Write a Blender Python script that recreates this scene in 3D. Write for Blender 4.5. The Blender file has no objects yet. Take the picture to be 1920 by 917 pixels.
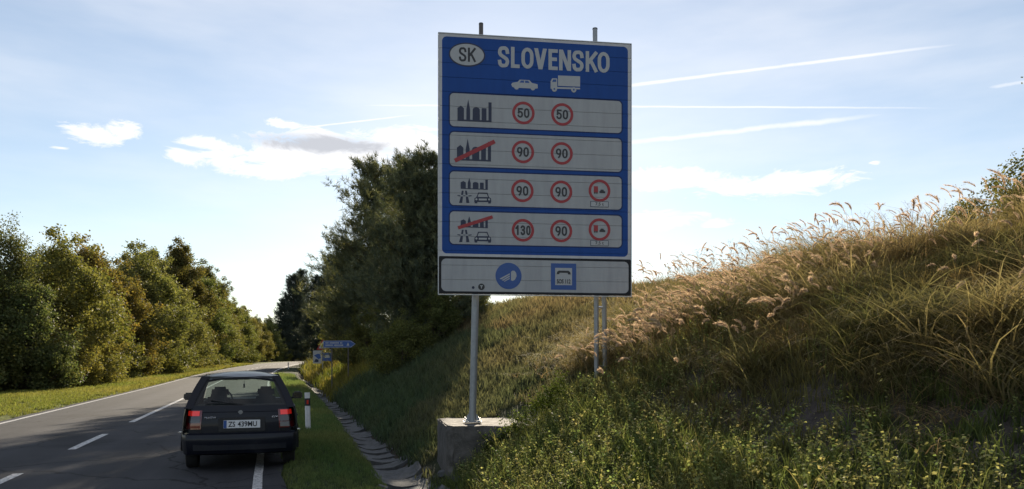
import bpy, bmesh, math, random
import numpy as np
from mathutils import Vector, Matrix, Euler

random.seed(7)
RNG = np.random.default_rng(11)
scene = bpy.context.scene
COL = scene.collection
rad = math.radians

# ------------------------------------------------------------------ camera
FPX = 1440.0                      # focal length in pixels of a 1920 px wide frame
YAW = rad(17.4)                   # camera heading, right of the road's direction
CAM_Z = 1.6
CA, SA = math.cos(YAW), math.sin(YAW)
cam_d = bpy.data.cameras.new('camera')
cam = bpy.data.objects.new('camera', cam_d)
COL.objects.link(cam)
scene.camera = cam
cam.location = (0, 0, CAM_Z)
cam.rotation_euler = (rad(90), 0, -YAW)
cam_d.sensor_width = 36.0
cam_d.lens = 36.0 * FPX / 1920.0
cam_d.shift_y = (672 - 458.5) / 1920.0
cam_d.clip_start = 0.05
cam_d.clip_end = 6000

# ------------------------------------------------------------------ sky, sun, exposure
SUN_AZ, SUN_EL = rad(17.5), rad(19.5)
SKY_STRENGTH = 0.066
scene.view_settings.view_transform = 'Standard'
scene.view_settings.look = 'None'
scene.view_settings.gamma = 1.0
scene.view_settings.exposure = 1.0
scene.view_settings.use_curve_mapping = False
scene.cycles.use_denoising = True
scene.cycles.max_bounces = 8
scene.cycles.diffuse_bounces = 3
scene.cycles.transmission_bounces = 6
scene.cycles.transparent_max_bounces = 12

sun_d = bpy.data.lights.new('sun', 'SUN')
sun_d.energy = 5.0
sun_d.angle = rad(0.53)
sun_d.color = (1.0, 0.86, 0.66)
sun = bpy.data.objects.new('sun', sun_d)
COL.objects.link(sun)
SDIR = Vector((math.sin(SUN_AZ) * math.cos(SUN_EL), math.cos(SUN_AZ) * math.cos(SUN_EL), math.sin(SUN_EL)))
sun.rotation_euler = (-SDIR).to_track_quat('-Z', 'Y').to_euler()
sun.location = (20, 60, 40)


def pix_dir(px, py):
    """world direction of a photograph pixel (for placing clouds at infinity)"""
    r, v = (px - 960) / FPX, (672 - py) / FPX
    d = Vector((r * CA + SA, -r * SA + CA, v))
    return d.normalized()


def az_el(px, py):
    d = pix_dir(px, py)
    return math.atan2(d.x, d.y), math.asin(d.z)


def build_world():
    w = bpy.data.worlds.new('World')
    scene.world = w
    w.use_nodes = True
    nt = w.node_tree
    nt.nodes.clear()
    N, L = nt.nodes.new, nt.links.new

    def math_(op, a, b=None, clamp=False):
        n = N('ShaderNodeMath'); n.operation = op; n.use_clamp = clamp
        for i, x in enumerate((a, b)):
            if x is None: continue
            if isinstance(x, (int, float)): n.inputs[i].default_value = x
            else: L(x, n.inputs[i])
        return n.outputs[0]

    def vm(op, a, b=None):
        n = N('ShaderNodeVectorMath'); n.operation = op
        for i, x in enumerate((a, b)):
            if x is None: continue
            if isinstance(x, (tuple, list, Vector)): n.inputs[i].default_value = tuple(x)
            else: L(x, n.inputs[i])
        return n.outputs['Value'] if op in ('DOT_PRODUCT', 'LENGTH') else n.outputs[0]

    def smooth(x, lo, hi, o0=0.0, o1=1.0):
        n = N('ShaderNodeMapRange'); n.interpolation_type = 'SMOOTHSTEP'
        L(x, n.inputs[0])
        for i, v in enumerate((lo, hi, o0, o1)): n.inputs[i + 1].default_value = v
        return n.outputs[0]

    out = N('ShaderNodeOutputWorld')
    sky = N('ShaderNodeTexSky')
    sky.sky_type = 'NISHITA'
    sky.sun_disc = False
    sky.sun_elevation = SUN_EL
    sky.sun_rotation = SUN_AZ
    sky.altitude = 300
    sky.air_density = 1.0
    sky.dust_density = 0.14
    sky.ozone_density = 1.2
    bg = N('ShaderNodeBackground'); bg.inputs[1].default_value = SKY_STRENGTH
    L(sky.outputs[0], bg.inputs[0])
    tc = N('ShaderNodeTexCoord')
    d = vm('NORMALIZE', tc.outputs['Generated'])
    sx = N('ShaderNodeSeparateXYZ'); L(d, sx.inputs[0])
    az = math_('ARCTAN2', sx.outputs[0], sx.outputs[1])
    el = math_('ARCSINE', sx.outputs[2])
    cb = N('ShaderNodeCombineXYZ'); L(az, cb.inputs[0]); L(el, cb.inputs[1])
    ae = cb.outputs[0]
    # cloud detail noise, stretched along the horizon
    mp = vm('MULTIPLY', ae, (16.0, 42.0, 1.0))
    nz = N('ShaderNodeTexNoise'); nz.inputs['Scale'].default_value = 1.0
    nz.inputs['Detail'].default_value = 12.0; nz.inputs['Roughness'].default_value = 0.7
    nz.inputs['Distortion'].default_value = 0.6
    L(mp, nz.inputs['Vector'])
    noise = nz.outputs[0]
    # cumulus banks: (cx, cy, rx, ry, tilt) in photograph pixels turned into directions
    banks = [(625, 286, 195, 44), (545, 300, 235, 34), (440, 300, 90, 26), (500, 318, 90, 20), (385, 268, 62, 16), (335, 291, 34, 15), (175, 252, 64, 22),
             (230, 246, 44, 17), (770, 268, 110, 30), (532, 233, 34, 12), (1460, 342, 185, 26), (1250, 335, 120, 26),
             (1240, 415, 90, 18), (1345, 420, 36, 11), (1500, 417, 46, 9), (1640, 305, 16, 7), (115, 278, 40, 6),
             (1810, 405, 160, 26), (1560, 410, 120, 22), (1870, 350, 110, 20), (1650, 455, 220, 20)]
    soft = {1: .12, 2: .3, 14: .5, 16: .5, 17: .85, 18: .8, 19: .95, 20: .75}
    dist = None
    for i, (px, py, rx, ry) in enumerate(banks):
        a0, e0 = az_el(px, py)
        a1, _ = az_el(px + rx, py); _, e1 = az_el(px, py - ry)
        q = vm('SUBTRACT', ae, (a0, e0, 0))
        q = vm('MULTIPLY', q, (1 / (a1 - a0), 1 / (e1 - e0), 0))
        dl = vm('LENGTH', q)
        if i in soft: dl = math_('ADD', dl, soft[i])
        dist = dl if dist is None else math_('MINIMUM', dist, dl)
    raw = math_('SUBTRACT', math_('MULTIPLY', noise, 2.3), math_('ADD', math_('MULTIPLY', dist, 0.72), 0.36))
    dens = smooth(raw, -0.12, 0.5)
    # thin high veil elsewhere in the sky
    nv = N('ShaderNodeTexNoise'); nv.inputs['Scale'].default_value = 1.0
    nv.inputs['Detail'].default_value = 5.0; nv.inputs['Roughness'].default_value = 0.55
    L(vm('MULTIPLY', ae, (2.2, 9.0, 1.0)), nv.inputs['Vector'])
    veil = math_('ADD', math_('MULTIPLY', smooth(nv.outputs[0], 0.3, 0.8), 0.34), 0.16)
    # contrails: great circles between two pixels, with ends, width and strength
    trails = [((1120, 168), (1960, 62), .0036, 0.85, 0), ((600, 197), (2060, 204), .0020, .8, 0), ((540, 243), (830, 209), .0016, .85, 0),
              ((1120, 275), (1780, 200), .0056, 0.75, 1), ((1830, 168), (2250, 95), .0036, .55, 1)]
    tmask = None
    nt2 = N('ShaderNodeTexNoise'); nt2.inputs['Scale'].default_value = 38.0; nt2.inputs['Detail'].default_value = 4.0
    L(d, nt2.inputs['Vector'])
    wob = math_('MULTIPLY', math_('SUBTRACT', nt2.outputs[0], 0.5), 0.006)
    for (p, q, wd, st, fz) in trails:
        a, b = pix_dir(*p), pix_dir(*q)
        n = a.cross(b).normalized()
        t = (b - a * a.dot(b)).normalized()
        ang = a.angle(b)
        dd = math_('ABSOLUTE', math_('ADD', vm('DOT_PRODUCT', d, n), wob if fz else math_('MULTIPLY', wob, 0.22)))
        across = smooth(dd, 0.0, wd * 1.25, 1.0, 0.0)
        al = math_('ARCTAN2', vm('DOT_PRODUCT', d, t), vm('DOT_PRODUCT', d, a))
        along = math_('MULTIPLY', smooth(al, 0.0, 0.12 * ang), smooth(al, 0.62 * ang, ang, 1.0, 0.0))
        m = math_('MULTIPLY', math_('MULTIPLY', across, along), st)
        m = math_('MULTIPLY', m, smooth(noise, 0.1, 0.55, 0.55, 1.0))
        tmask = m if tmask is None else math_('MAXIMUM', tmask, m)
    cover = math_('MAXIMUM', math_('MAXIMUM', math_('MULTIPLY', dens, 0.93), veil), tmask, clamp=True)
    # thick cores of the large bank turn grey because the sun is behind them
    a0, e0 = az_el(610, 272); a1, _ = az_el(750, 272); _, e1 = az_el(610, 254)
    q = vm('MULTIPLY', vm('SUBTRACT', ae, (a0, e0, 0)), (1 / (a1 - a0), 1 / (e1 - e0), 0))
    core = math_('SUBTRACT', math_('MULTIPLY', noise, 1.9), math_('MULTIPLY', vm('LENGTH', q), 0.85))
    greyf = smooth(core, -0.1, 0.6, 0.0, 0.85)
    cm = N('ShaderNodeMix'); cm.data_type = 'RGBA'
    cm.inputs[6].default_value = (0.58, 0.575, 0.58, 1); cm.inputs[7].default_value = (0.28, 0.285, 0.31, 1)
    L(greyf, cm.inputs[0])
    cbg = N('ShaderNodeBackground'); cbg.inputs[1].default_value = 1.0
    L(cm.outputs[2], cbg.inputs[0])
    mx = N('ShaderNodeMixShader')
    L(cover, mx.inputs[0]); L(bg.outputs[0], mx.inputs[1]); L(cbg.outputs[0], mx.inputs[2])
    L(mx.outputs[0], out.inputs[0])


build_world()


# ------------------------------------------------------------------ helpers
def link(o, parent=None, kind=None, label=None, cat=None, group=None):
    COL.objects.link(o)
    if parent is not None: o.parent = parent
    if kind: o['kind'] = kind
    if label: o['label'] = label
    if cat: o['category'] = cat
    if group: o['group'] = group
    return o


def empty(name, loc, rz=0.0, **k):
    o = bpy.data.objects.new(name, None)
    o.empty_display_size = 0.2
    o.location = loc
    o.rotation_euler = (0, 0, rz)
    return link(o, **k)


def np_mesh(name, V, F, mat, cols=None, smooth=False):
    """fast mesh from numpy arrays; F is (m,3) or (m,4)"""
    me = bpy.data.meshes.new(name)
    V = np.ascontiguousarray(V, dtype=np.float32); F = np.ascontiguousarray(F, dtype=np.int32)
    k = F.shape[1]
    me.vertices.add(len(V)); me.vertices.foreach_set('co', V.ravel())
    me.loops.add(F.size); me.loops.foreach_set('vertex_index', F.ravel())
    me.polygons.add(len(F)); me.polygons.foreach_set('loop_start', np.arange(0, F.size, k, dtype=np.int32))
    if cols is not None:
        a = me.color_attributes.new('Col', 'FLOAT_COLOR', 'POINT')
        c = np.ones((len(V), 4), dtype=np.float32); c[:, :3] = cols
        a.data.foreach_set('color', c.ravel())
    me.update(calc_edges=True)
    if smooth:
        me.polygons.foreach_set('use_smooth', np.ones(len(F), dtype=bool))
    for m in (mat if isinstance(mat, (list, tuple)) else [mat]):
        me.materials.append(m)
    return me


class MB:
    """collects polygons and becomes one mesh object"""
    def __init__(self): self.v = []; self.f = []; self.m = []
    def add(self, vs, fs, mi=0):
        o = len(self.v); self.v += [tuple(p) for p in vs]
        for f in fs: self.f.append(tuple(i + o for i in f)); self.m.append(mi)
        return self
    def box(self, c, s, rz=0.0, mi=0, taper=1.0):
        x, y, z = s[0] / 2, s[1] / 2, s[2] / 2
        P = []
        for dz, k in ((-z, 1.0), (z, taper)):
            for dx, dy in ((-x, -y), (x, -y), (x, y), (-x, y)):
                a, b = dx * k, dy * k
                P.append((c[0] + a * math.cos(rz) - b * math.sin(rz), c[1] + a * math.sin(rz) + b * math.cos(rz), c[2] + dz))
        return self.add(P, [(0, 3, 2, 1), (4, 5, 6, 7), (0, 1, 5, 4), (1, 2, 6, 5), (2, 3, 7, 6), (3, 0, 4, 7)], mi)
    def tube(self, pts, rads, n=10, mi=0, cap=True):
        pts = [Vector(p) for p in pts]
        if not isinstance(rads, (list, tuple)): rads = [rads] * len(pts)
        rings = []; up = None
        for i, p in enumerate(pts):
            t = (pts[min(i + 1, len(pts) - 1)] - pts[max(i - 1, 0)]).normalized()
            if up is None:
                up = Vector((0, 0, 1)) if abs(t.z) < 0.9 else Vector((1, 0, 0))
            a = (up - t * up.dot(t)).normalized(); b = t.cross(a); up = a
            rings.append([p + (a * math.cos(2 * math.pi * k / n) + b * math.sin(2 * math.pi * k / n)) * rads[i] for k in range(n)])
        vs = [q for r in rings for q in r]; fs = []
        for i in range(len(pts) - 1):
            for k in range(n):
                fs.append((i * n + k, i * n + (k + 1) % n, (i + 1) * n + (k + 1) % n, (i + 1) * n + k))
        if cap:
            fs.append(tuple(range(n - 1, -1, -1))); fs.append(tuple((len(pts) - 1) * n + k for k in range(n)))
        return self.add(vs, fs, mi)
    def prism(self, poly, y0, y1, mi=0, xf=None):
        """2D polygon (x,z) extruded from y0 (front) to y1 (back)"""
        n = len(poly)
        P = [(x, y0, z) for x, z in poly] + [(x, y1, z) for x, z in poly]
        fs = [tuple(range(n)), tuple(range(2 * n - 1, n - 1, -1))]
        for i in range(n): fs.append((i, i + n, (i + 1) % n + n, (i + 1) % n))
        return self.add(P, fs, mi)
    def grid(self, fn, nu, nv, mi=0):
        P = [fn(i / nu, j / nv) for j in range(nv + 1) for i in range(nu + 1)]
        fs = [(j * (nu + 1) + i, j * (nu + 1) + i + 1, (j + 1) * (nu + 1) + i + 1, (j + 1) * (nu + 1) + i) for j in range(nv) for i in range(nu)]
        return self.add(P, fs, mi)
    def mesh(self, name, mats, smooth=False, bevel=0.0, fix=True):
        me = bpy.data.meshes.new(name)
        me.from_pydata(self.v, [], self.f)
        for m in (mats if isinstance(mats, (list, tuple)) else [mats]): me.materials.append(m)
        for p, i in zip(me.polygons, self.m): p.material_index = i
        if bevel or fix:
            bm = bmesh.new(); bm.from_mesh(me)
            if fix: bmesh.ops.recalc_face_normals(bm, faces=bm.faces)
            if bevel:
                ed = [e for e in bm.edges if len(e.link_faces) == 2 and e.calc_face_angle(0) > 0.5]
                bmesh.ops.bevel(bm, geom=ed, offset=bevel, segments=2, affect='EDGES', clamp_overlap=True)
            bm.to_mesh(me); bm.free()
        if smooth:
            for p in me.polygons: p.use_smooth = True
            try: me.set_sharp_from_angle(angle=rad(38))
            except Exception: pass
        me.update()
        return me
    def build(self, name, mats, parent=None, smooth=False, bevel=0.0, fix=True, **k):
        return link(bpy.data.objects.new(name, self.mesh(name, mats, smooth, bevel, fix)), parent, **k)


def copy_tree(o, parent=None):
    c = o.copy(); COL.objects.link(c); c.parent = parent
    for ch in list(o.children): copy_tree(ch, c)
    return c


# value noise in numpy
def vnoise(x, y, seed=0):
    xi, yi = np.floor(x).astype(np.int64), np.floor(y).astype(np.int64)
    fx, fy = x - xi, y - yi
    fx, fy = fx * fx * (3 - 2 * fx), fy * fy * (3 - 2 * fy)
    def h(a, b):
        n = (a * 374761393 + b * 668265263 + seed * 1442695041) & 0x7fffffff
        n = ((n ^ (n >> 13)) * 1274126177) & 0x7fffffff
        return ((n ^ (n >> 16)) & 0xffff) / 65535.0
    return (h(xi, yi) * (1 - fx) + h(xi + 1, yi) * fx) * (1 - fy) + (h(xi, yi + 1) * (1 - fx) + h(xi + 1, yi + 1) * fx) * fy


def fbm(x, y, seed=0, oct=4):
    s, a, t = 0, 1.0, 0
    for k in range(oct):
        s = s + a * vnoise(x * 2 ** k, y * 2 ** k, seed + k); t += a; a *= .5
    return s / t


def sstep(x, a, b):
    t = np.clip((x - a) / (b - a), 0, 1)
    return t * t * (3 - 2 * t)


# ------------------------------------------------------------------ materials
def new_mat(name):
    m = bpy.data.materials.new(name); m.use_nodes = True
    nt = m.node_tree
    b = nt.nodes['Principled BSDF']
    return m, nt, b


def plain(name, col, rough=0.6, metal=0.0, spec=0.5, coat=0.0, noise=0.0, nscale=20.0, bump=0.0, bscale=60.0, emis=0.0, grime=None):
    m, nt, b = new_mat(name)
    N, L = nt.nodes.new, nt.links.new
    b.inputs['Base Color'].default_value = (*col, 1)
    b.inputs['Roughness'].default_value = rough
    b.inputs['Metallic'].default_value = metal
    b.inputs['Specular IOR Level'].default_value = spec
    b.inputs['Coat Weight'].default_value = coat
    b.inputs['Coat Roughness'].default_value = 0.06
    if emis:
        b.inputs['Emission Color'].default_value = (*col, 1); b.inputs['Emission Strength'].default_value = emis
    tc = N('ShaderNodeTexCoord')
    if noise:
        n = N('ShaderNodeTexNoise'); n.inputs['Scale'].default_value = nscale; n.inputs['Detail'].default_value = 6
        n.inputs['Roughness'].default_value = 0.65
        L(tc.outputs['Object'], n.inputs['Vector'])
        r = N('ShaderNodeValToRGB')
        g = grime or tuple(c * 0.5 for c in col)
        r.color_ramp.elements[0].position = 0.3; r.color_ramp.elements[1].position = 0.7
        r.color_ramp.elements[0].color = (*[c * (1 - noise) + q * noise for c, q in zip(col, g)], 1)
        r.color_ramp.elements[1].color = (*col, 1)
        L(n.outputs[0], r.inputs[0]); L(r.outputs[0], b.inputs['Base Color'])
        mr = N('ShaderNodeMapRange'); mr.inputs[3].default_value = min(1, rough * 1.25); mr.inputs[4].default_value = rough * 0.85
        L(n.outputs[0], mr.inputs[0]); L(mr.outputs[0], b.inputs['Roughness'])
    if bump:
        n = N('ShaderNodeTexNoise'); n.inputs['Scale'].default_value = bscale; n.inputs['Detail'].default_value = 5
        L(tc.outputs['Object'], n.inputs['Vector'])
        bp = N('ShaderNodeBump'); bp.inputs['Strength'].default_value = bump; bp.inputs['Distance'].default_value = 0.02
        L(n.outputs[0], bp.inputs['Height']); L(bp.outputs[0], b.inputs['Normal'])
    return m


def leaf_mat(name, trans=0.4, rough=0.55, tint=(1.25, 1.15, 0.55), spec=0.3, objcol=False):
    m, nt, b = new_mat(name)
    N, L = nt.nodes.new, nt.links.new
    at = N('ShaderNodeVertexColor'); at.layer_name = 'Col'
    col = at.outputs[0]
    if objcol:
        oi = N('ShaderNodeObjectInfo')
        mu = N('ShaderNodeMix'); mu.data_type = 'RGBA'; mu.blend_type = 'MULTIPLY'; mu.inputs[0].default_value = 1
        L(col, mu.inputs[6]); L(oi.outputs['Color'], mu.inputs[7]); col = mu.outputs[2]
    b.inputs['Roughness'].default_value = rough
    b.inputs['Specular IOR Level'].default_value = spec
    L(col, b.inputs['Base Color'])
    t = N('ShaderNodeBsdfTranslucent')
    mt = N('ShaderNodeMix'); mt.data_type = 'RGBA'; mt.blend_type = 'MULTIPLY'; mt.inputs[0].default_value = 1
    mt.inputs[7].default_value = (*tint, 1)
    L(col, mt.inputs[6]); L(mt.outputs[2], t.inputs[0])
    mx = N('ShaderNodeMixShader'); mx.inputs[0].default_value = trans
    L(b.outputs[0], mx.inputs[1]); L(t.outputs[0], mx.inputs[2])
    L(mx.outputs[0], nt.nodes['Material Output'].inputs[0])
    return m


M = {}
M['grass'] = leaf_mat('grass_blades', 0.5, 0.7, (1.2, 1.15, 0.75), spec=0.12)
M['plume'] = leaf_mat('plume_hairs', 0.5, 0.7, (1.25, 1.1, 0.85))
M['leaf'] = leaf_mat('leaves', 0.48, 0.6, (1.2, 1.2, 0.65), spec=0.15, objcol=True)
M['needle'] = leaf_mat('needles', 0.34, 0.6, (1.2, 1.1, 0.6), spec=0.15, objcol=True)
M['bark'] = plain('bark', (0.075, 0.055, 0.04), 0.9, noise=0.7, nscale=9, bump=0.6, bscale=22)
M['galv'] = plain('galvanised_steel', (0.30, 0.32, 0.34), 0.5, metal=0.55, noise=0.35, nscale=14)
M['galv_dark'] = plain('dull_and_backlit_steel', (0.10, 0.09, 0.085), 0.6, metal=0.3)  # dark tone also stands for backlight on the border sign's post extension
M['bolt'] = plain('zinc_bolt', (0.75, 0.75, 0.78), 0.3, metal=0.9)
M['white_paint'] = plain('white_plastic', (0.62, 0.63, 0.65), 0.45, noise=0.35, nscale=12, grime=(0.35, 0.34, 0.30))
M['black'] = plain('black_print', (0.012, 0.013, 0.017), 0.5)
M['red_print'] = plain('red_print', (0.30, 0.013, 0.02), 0.45, noise=0.25, nscale=30)
M['white_print'] = plain('white_print', (0.36, 0.37, 0.385), 0.45, noise=0.2, nscale=25)
M['blue_print'] = plain('blue_print', (0.012, 0.065, 0.26), 0.42, noise=0.2, nscale=8, grime=(0.03, 0.07, 0.18))
M['navy_print'] = plain('navy_print', (0.008, 0.014, 0.045), 0.5)
M['sign_back'] = plain('aluminium_back', (0.42, 0.43, 0.44), 0.5, metal=0.5)


def ground_material():
    m, nt, b = new_mat('soil_and_turf')
    N, L = nt.nodes.new, nt.links.new
    at = N('ShaderNodeVertexColor'); at.layer_name = 'Col'
    tc = N('ShaderNodeTexCoord')
    n1 = N('ShaderNodeTexNoise'); n1.inputs['Scale'].default_value = 5.0; n1.inputs['Detail'].default_value = 8; n1.inputs['Roughness'].default_value = 0.7
    n2 = N('ShaderNodeTexNoise'); n2.inputs['Scale'].default_value = 45.0; n2.inputs['Detail'].default_value = 4
    for n in (n1, n2): L(tc.outputs['Object'], n.inputs['Vector'])
    r = N('ShaderNodeMapRange'); r.inputs[1].default_value = 0.3; r.inputs[2].default_value = 0.7; r.inputs[3].default_value = 0.55; r.inputs[4].default_value = 1.35
    L(n1.outputs[0], r.inputs[0])
    mu = N('ShaderNodeVectorMath'); mu.operation = 'SCALE'
    L(at.outputs[0], mu.inputs[0]); L(r.outputs[0], mu.inputs['Scale'])
    L(mu.outputs[0], b.inputs['Base Color'])
    b.inputs['Roughness'].default_value = 0.95; b.inputs['Specular IOR Level'].default_value = 0.1
    ad = N('ShaderNodeMath'); ad.operation = 'ADD'; L(n1.outputs[0], ad.inputs[0]); L(n2.outputs[0], ad.inputs[1])
    bp = N('ShaderNodeBump'); bp.inputs['Strength'].default_value = 0.9; bp.inputs['Distance'].default_value = 0.05
    L(ad.outputs[0], bp.inputs['Height']); L(bp.outputs[0], b.inputs['Normal'])
    return m


def asphalt_material():
    m, nt, b = new_mat('asphalt')
    N, L = nt.nodes.new, nt.links.new
    tc = N('ShaderNodeTexCoord')
    def noise(scale, detail, vec=(1, 1, 1), rough=0.6):
        mp = N('ShaderNodeMapping'); mp.inputs['Scale'].default_value = vec
        L(tc.outputs['Object'], mp.inputs[0])
        n = N('ShaderNodeTexNoise'); n.inputs['Scale'].default_value = scale; n.inputs['Detail'].default_value = detail; n.inputs['Roughness'].default_value = rough
        L(mp.outputs[0], n.inputs['Vector']); return n.outputs[0]
    grit = noise(90, 3, rough=0.8)
    patch = noise(0.9, 5)
    streak = noise(1.0, 4, (2.2, 0.05, 1))
    r = N('ShaderNodeValToRGB')
    r.color_ramp.elements[0].color = (0.016, 0.018, 0.022, 1); r.color_ramp.elements[1].color = (0.058, 0.057, 0.062, 1)
    r.color_ramp.elements[0].position = 0.32; r.color_ramp.elements[1].position = 0.7
    s = N('ShaderNodeMath'); s.operation = 'MULTIPLY_ADD'; L(patch, s.inputs[0]); s.inputs[1].default_value = 0.35
    s2 = N('ShaderNodeMath'); s2.operation = 'MULTIPLY_ADD'; L(streak, s2.inputs[0]); s2.inputs[1].default_value = 0.3
    g2 = N('ShaderNodeMath'); g2.operation = 'MULTIPLY'; L(grit, g2.inputs[0]); g2.inputs[1].default_value = 0.35
    L(g2.outputs[0], s2.inputs[2]); L(s2.outputs[0], s.inputs[2]); L(s.outputs[0], r.inputs[0])
    sep = N('ShaderNodeSeparateXYZ'); L(tc.outputs['Object'], sep.inputs[0])
    wv = N('ShaderNodeMath'); wv.operation = 'MULTIPLY_ADD'; L(sep.outputs[0], wv.inputs[0]); wv.inputs[1].default_value = 2 * math.pi / 1.62; wv.inputs[2].default_value = 0.6
    sn = N('ShaderNodeMath'); sn.operation = 'SINE'; L(wv.outputs[0], sn.inputs[0])
    tm = N('ShaderNodeMapRange'); tm.inputs[1].default_value = -1; tm.inputs[2].default_value = 1; tm.inputs[3].default_value = 0.86; tm.inputs[4].default_value = 1.1
    L(sn.outputs[0], tm.inputs[0])
    wn = N('ShaderNodeTexNoise'); wn.inputs['Scale'].default_value = 1.6; wn.inputs['Detail'].default_value = 3; L(tc.outputs['Object'], wn.inputs['Vector'])
    wa = N('ShaderNodeVectorMath'); wa.operation = 'MULTIPLY_ADD'; L(wn.outputs['Color'], wa.inputs[0]); wa.inputs[1].default_value = (0.9, 0.9, 0); L(tc.outputs['Object'], wa.inputs[2])
    vo = N('ShaderNodeTexVoronoi'); vo.feature = 'DISTANCE_TO_EDGE'; vo.inputs['Scale'].default_value = 0.28; L(wa.outputs[0], vo.inputs['Vector'])
    ck = N('ShaderNodeMapRange'); ck.inputs[1].default_value = 0.002; ck.inputs[2].default_value = 0.007; ck.inputs[3].default_value = 0.35; ck.inputs[4].default_value = 1.0
    L(vo.outputs['Distance'], ck.inputs[0])
    rp = N('ShaderNodeMapRange'); rp.interpolation_type = 'SMOOTHSTEP'; rp.inputs[1].default_value = 0.60; rp.inputs[2].default_value = 0.63; rp.inputs[3].default_value = 1.0; rp.inputs[4].default_value = 0.72
    L(noise(0.33, 2, (1, .45, 1)), rp.inputs[0])
    m1 = N('ShaderNodeMath'); m1.operation = 'MULTIPLY'; L(tm.outputs[0], m1.inputs[0]); L(ck.outputs[0], m1.inputs[1])
    m2 = N('ShaderNodeMath'); m2.operation = 'MULTIPLY'; L(m1.outputs[0], m2.inputs[0]); L(rp.outputs[0], m2.inputs[1])
    mv = N('ShaderNodeVectorMath'); mv.operation = 'SCALE'; L(r.outputs[0], mv.inputs[0]); L(m2.outputs[0], mv.inputs['Scale'])
    L(mv.outputs[0], b.inputs['Base Color'])
    b.inputs['Roughness'].default_value = 0.85; b.inputs['Specular IOR Level'].default_value = 0.16
    bp = N('ShaderNodeBump'); bp.inputs['Strength'].default_value = 0.7; bp.inputs['Distance'].default_value = 0.006
    L(grit, bp.inputs['Height']); L(bp.outputs[0], b.inputs['Normal'])
    return m


def line_material():
    m, nt, b = new_mat('worn_line_paint')
    N, L = nt.nodes.new, nt.links.new
    tc = N('ShaderNodeTexCoord')
    n = N('ShaderNodeTexNoise'); n.inputs['Scale'].default_value = 22; n.inputs['Detail'].default_value = 7; n.inputs['Roughness'].default_value = 0.75
    L(tc.outputs['Object'], n.inputs['Vector'])
    r = N('ShaderNodeValToRGB')
    r.color_ramp.elements[0].position = 0.40; r.color_ramp.elements[0].color = (0.10, 0.098, 0.098, 1)
    r.color_ramp.elements[1].position = 0.56; r.color_ramp.elements[1].color = (0.55, 0.54, 0.53, 1)
    L(n.outputs[0], r.inputs[0]); L(r.outputs[0], b.inputs['Base Color'])
    b.inputs['Roughness'].default_value = 0.6
    return m


M['ground'] = ground_material()
M['asphalt'] = asphalt_material()
M['line'] = line_material()
M['concrete'] = plain('weathered_concrete', (0.11, 0.102, 0.097), 0.9, noise=0.9, nscale=5, grime=(0.026, 0.026, 0.022), bump=0.5, bscale=45)
M['slab'] = plain('ditch_concrete', (0.105, 0.108, 0.115), 0.9, noise=0.9, nscale=5, grime=(0.035, 0.036, 0.03), bump=0.5, bscale=35)


# ------------------------------------------------------------------ terrain
def XC(y):
    """x of the road's centre line: straight, then bending right"""
    y = np.asarray(y, dtype=float)
    t = np.clip(y - 60, 0, 160)
    return -3.24 + t * t / 1200.0 + np.clip(y - 220, 0, None) * (160 / 600.0)


def ZR(y):
    return 0.9 * sstep(np.asarray(y, dtype=float), 40, 180)


def SD(y):
    """lateral position of the ditch, measured from the road's centre line"""
    y = np.asarray(y, dtype=float)
    return 5.06 + 0.022 * np.clip(y - 9, 0, 40)


def HGT(s, y):
    s = np.asarray(s, dtype=float); y = np.asarray(y, dtype=float)
    sd = SD(y)
    z = -0.06 + 0 * s
    # right verge
    ve = sstep(s, 3.35, 3.6)
    z = np.where(s > 3.35, -0.06 + 0.075 * ve - 0.12 * sstep(s, 3.7, sd - 0.3), z)
    # bank
    t = s - (sd + 0.42)
    crest = 6.6
    u = np.clip(t / crest, 0, 1)
    bank = -0.14 + 3.5 * (1 + .10 * sstep(y, 12, 26)) * (1 - (1 - u) ** 1.15)
    bank = bank - 0.16 * sstep(t, 5.2, 7.0) + 0.018 * np.clip(t - crest, 0, 60)
    rough = ((fbm(s * 0.8 + 9, y * 0.8, 3) - 0.5) * 0.30 + (fbm(s * 2.1, y * 2.1 + 4, 13, 3) - .5) * .22 * (1 - sstep(y, 11, 15))) * sstep(t, 0.4, 2.5) * (1 - 0.6 * sstep(y, 11, 16))
    # eroded hollow in the near bank: a shelf below, a steep face above
    near = 1 - sstep(y, 7.6, 9.6)
    hollow = -0.34 * np.exp(-((t - 2.15) / 0.62) ** 2) * near * (0.75 + 0.5 * (fbm(y * 0.6, s * 0, 8) - 0.5))
    lip = 0.10 * np.exp(-((t - 3.3) / 0.7) ** 2) * near
    z = np.where(t > 0, bank + rough + hollow + lip, z)
    # ditch
    dd = np.abs(s - sd)
    z = z - 0.30 * (1 - sstep(dd, 0.12, 0.55)) * sstep(s, 3.6, 4.2)
    # left verge and forest floor
    z = np.where(s < -3.35, -0.06 + 0.08 * sstep(-s, 3.35, 3.6) - 0.06 * sstep(-s, 5, 7), z)
    z = z + np.where(s < -3.6, (fbm(s * .5, y * .5, 5) - .5) * 0.12 * sstep(-s, 4, 8), 0)
    return z + ZR(y)


def ground_z(x, y):
    return HGT(np.asarray(x) - XC(y), y)


def axis(segs):
    out = []
    for a, b, st in segs: out += list(np.arange(a, b, st))
    out.append(segs[-1][1]); return np.array(out)


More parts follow.
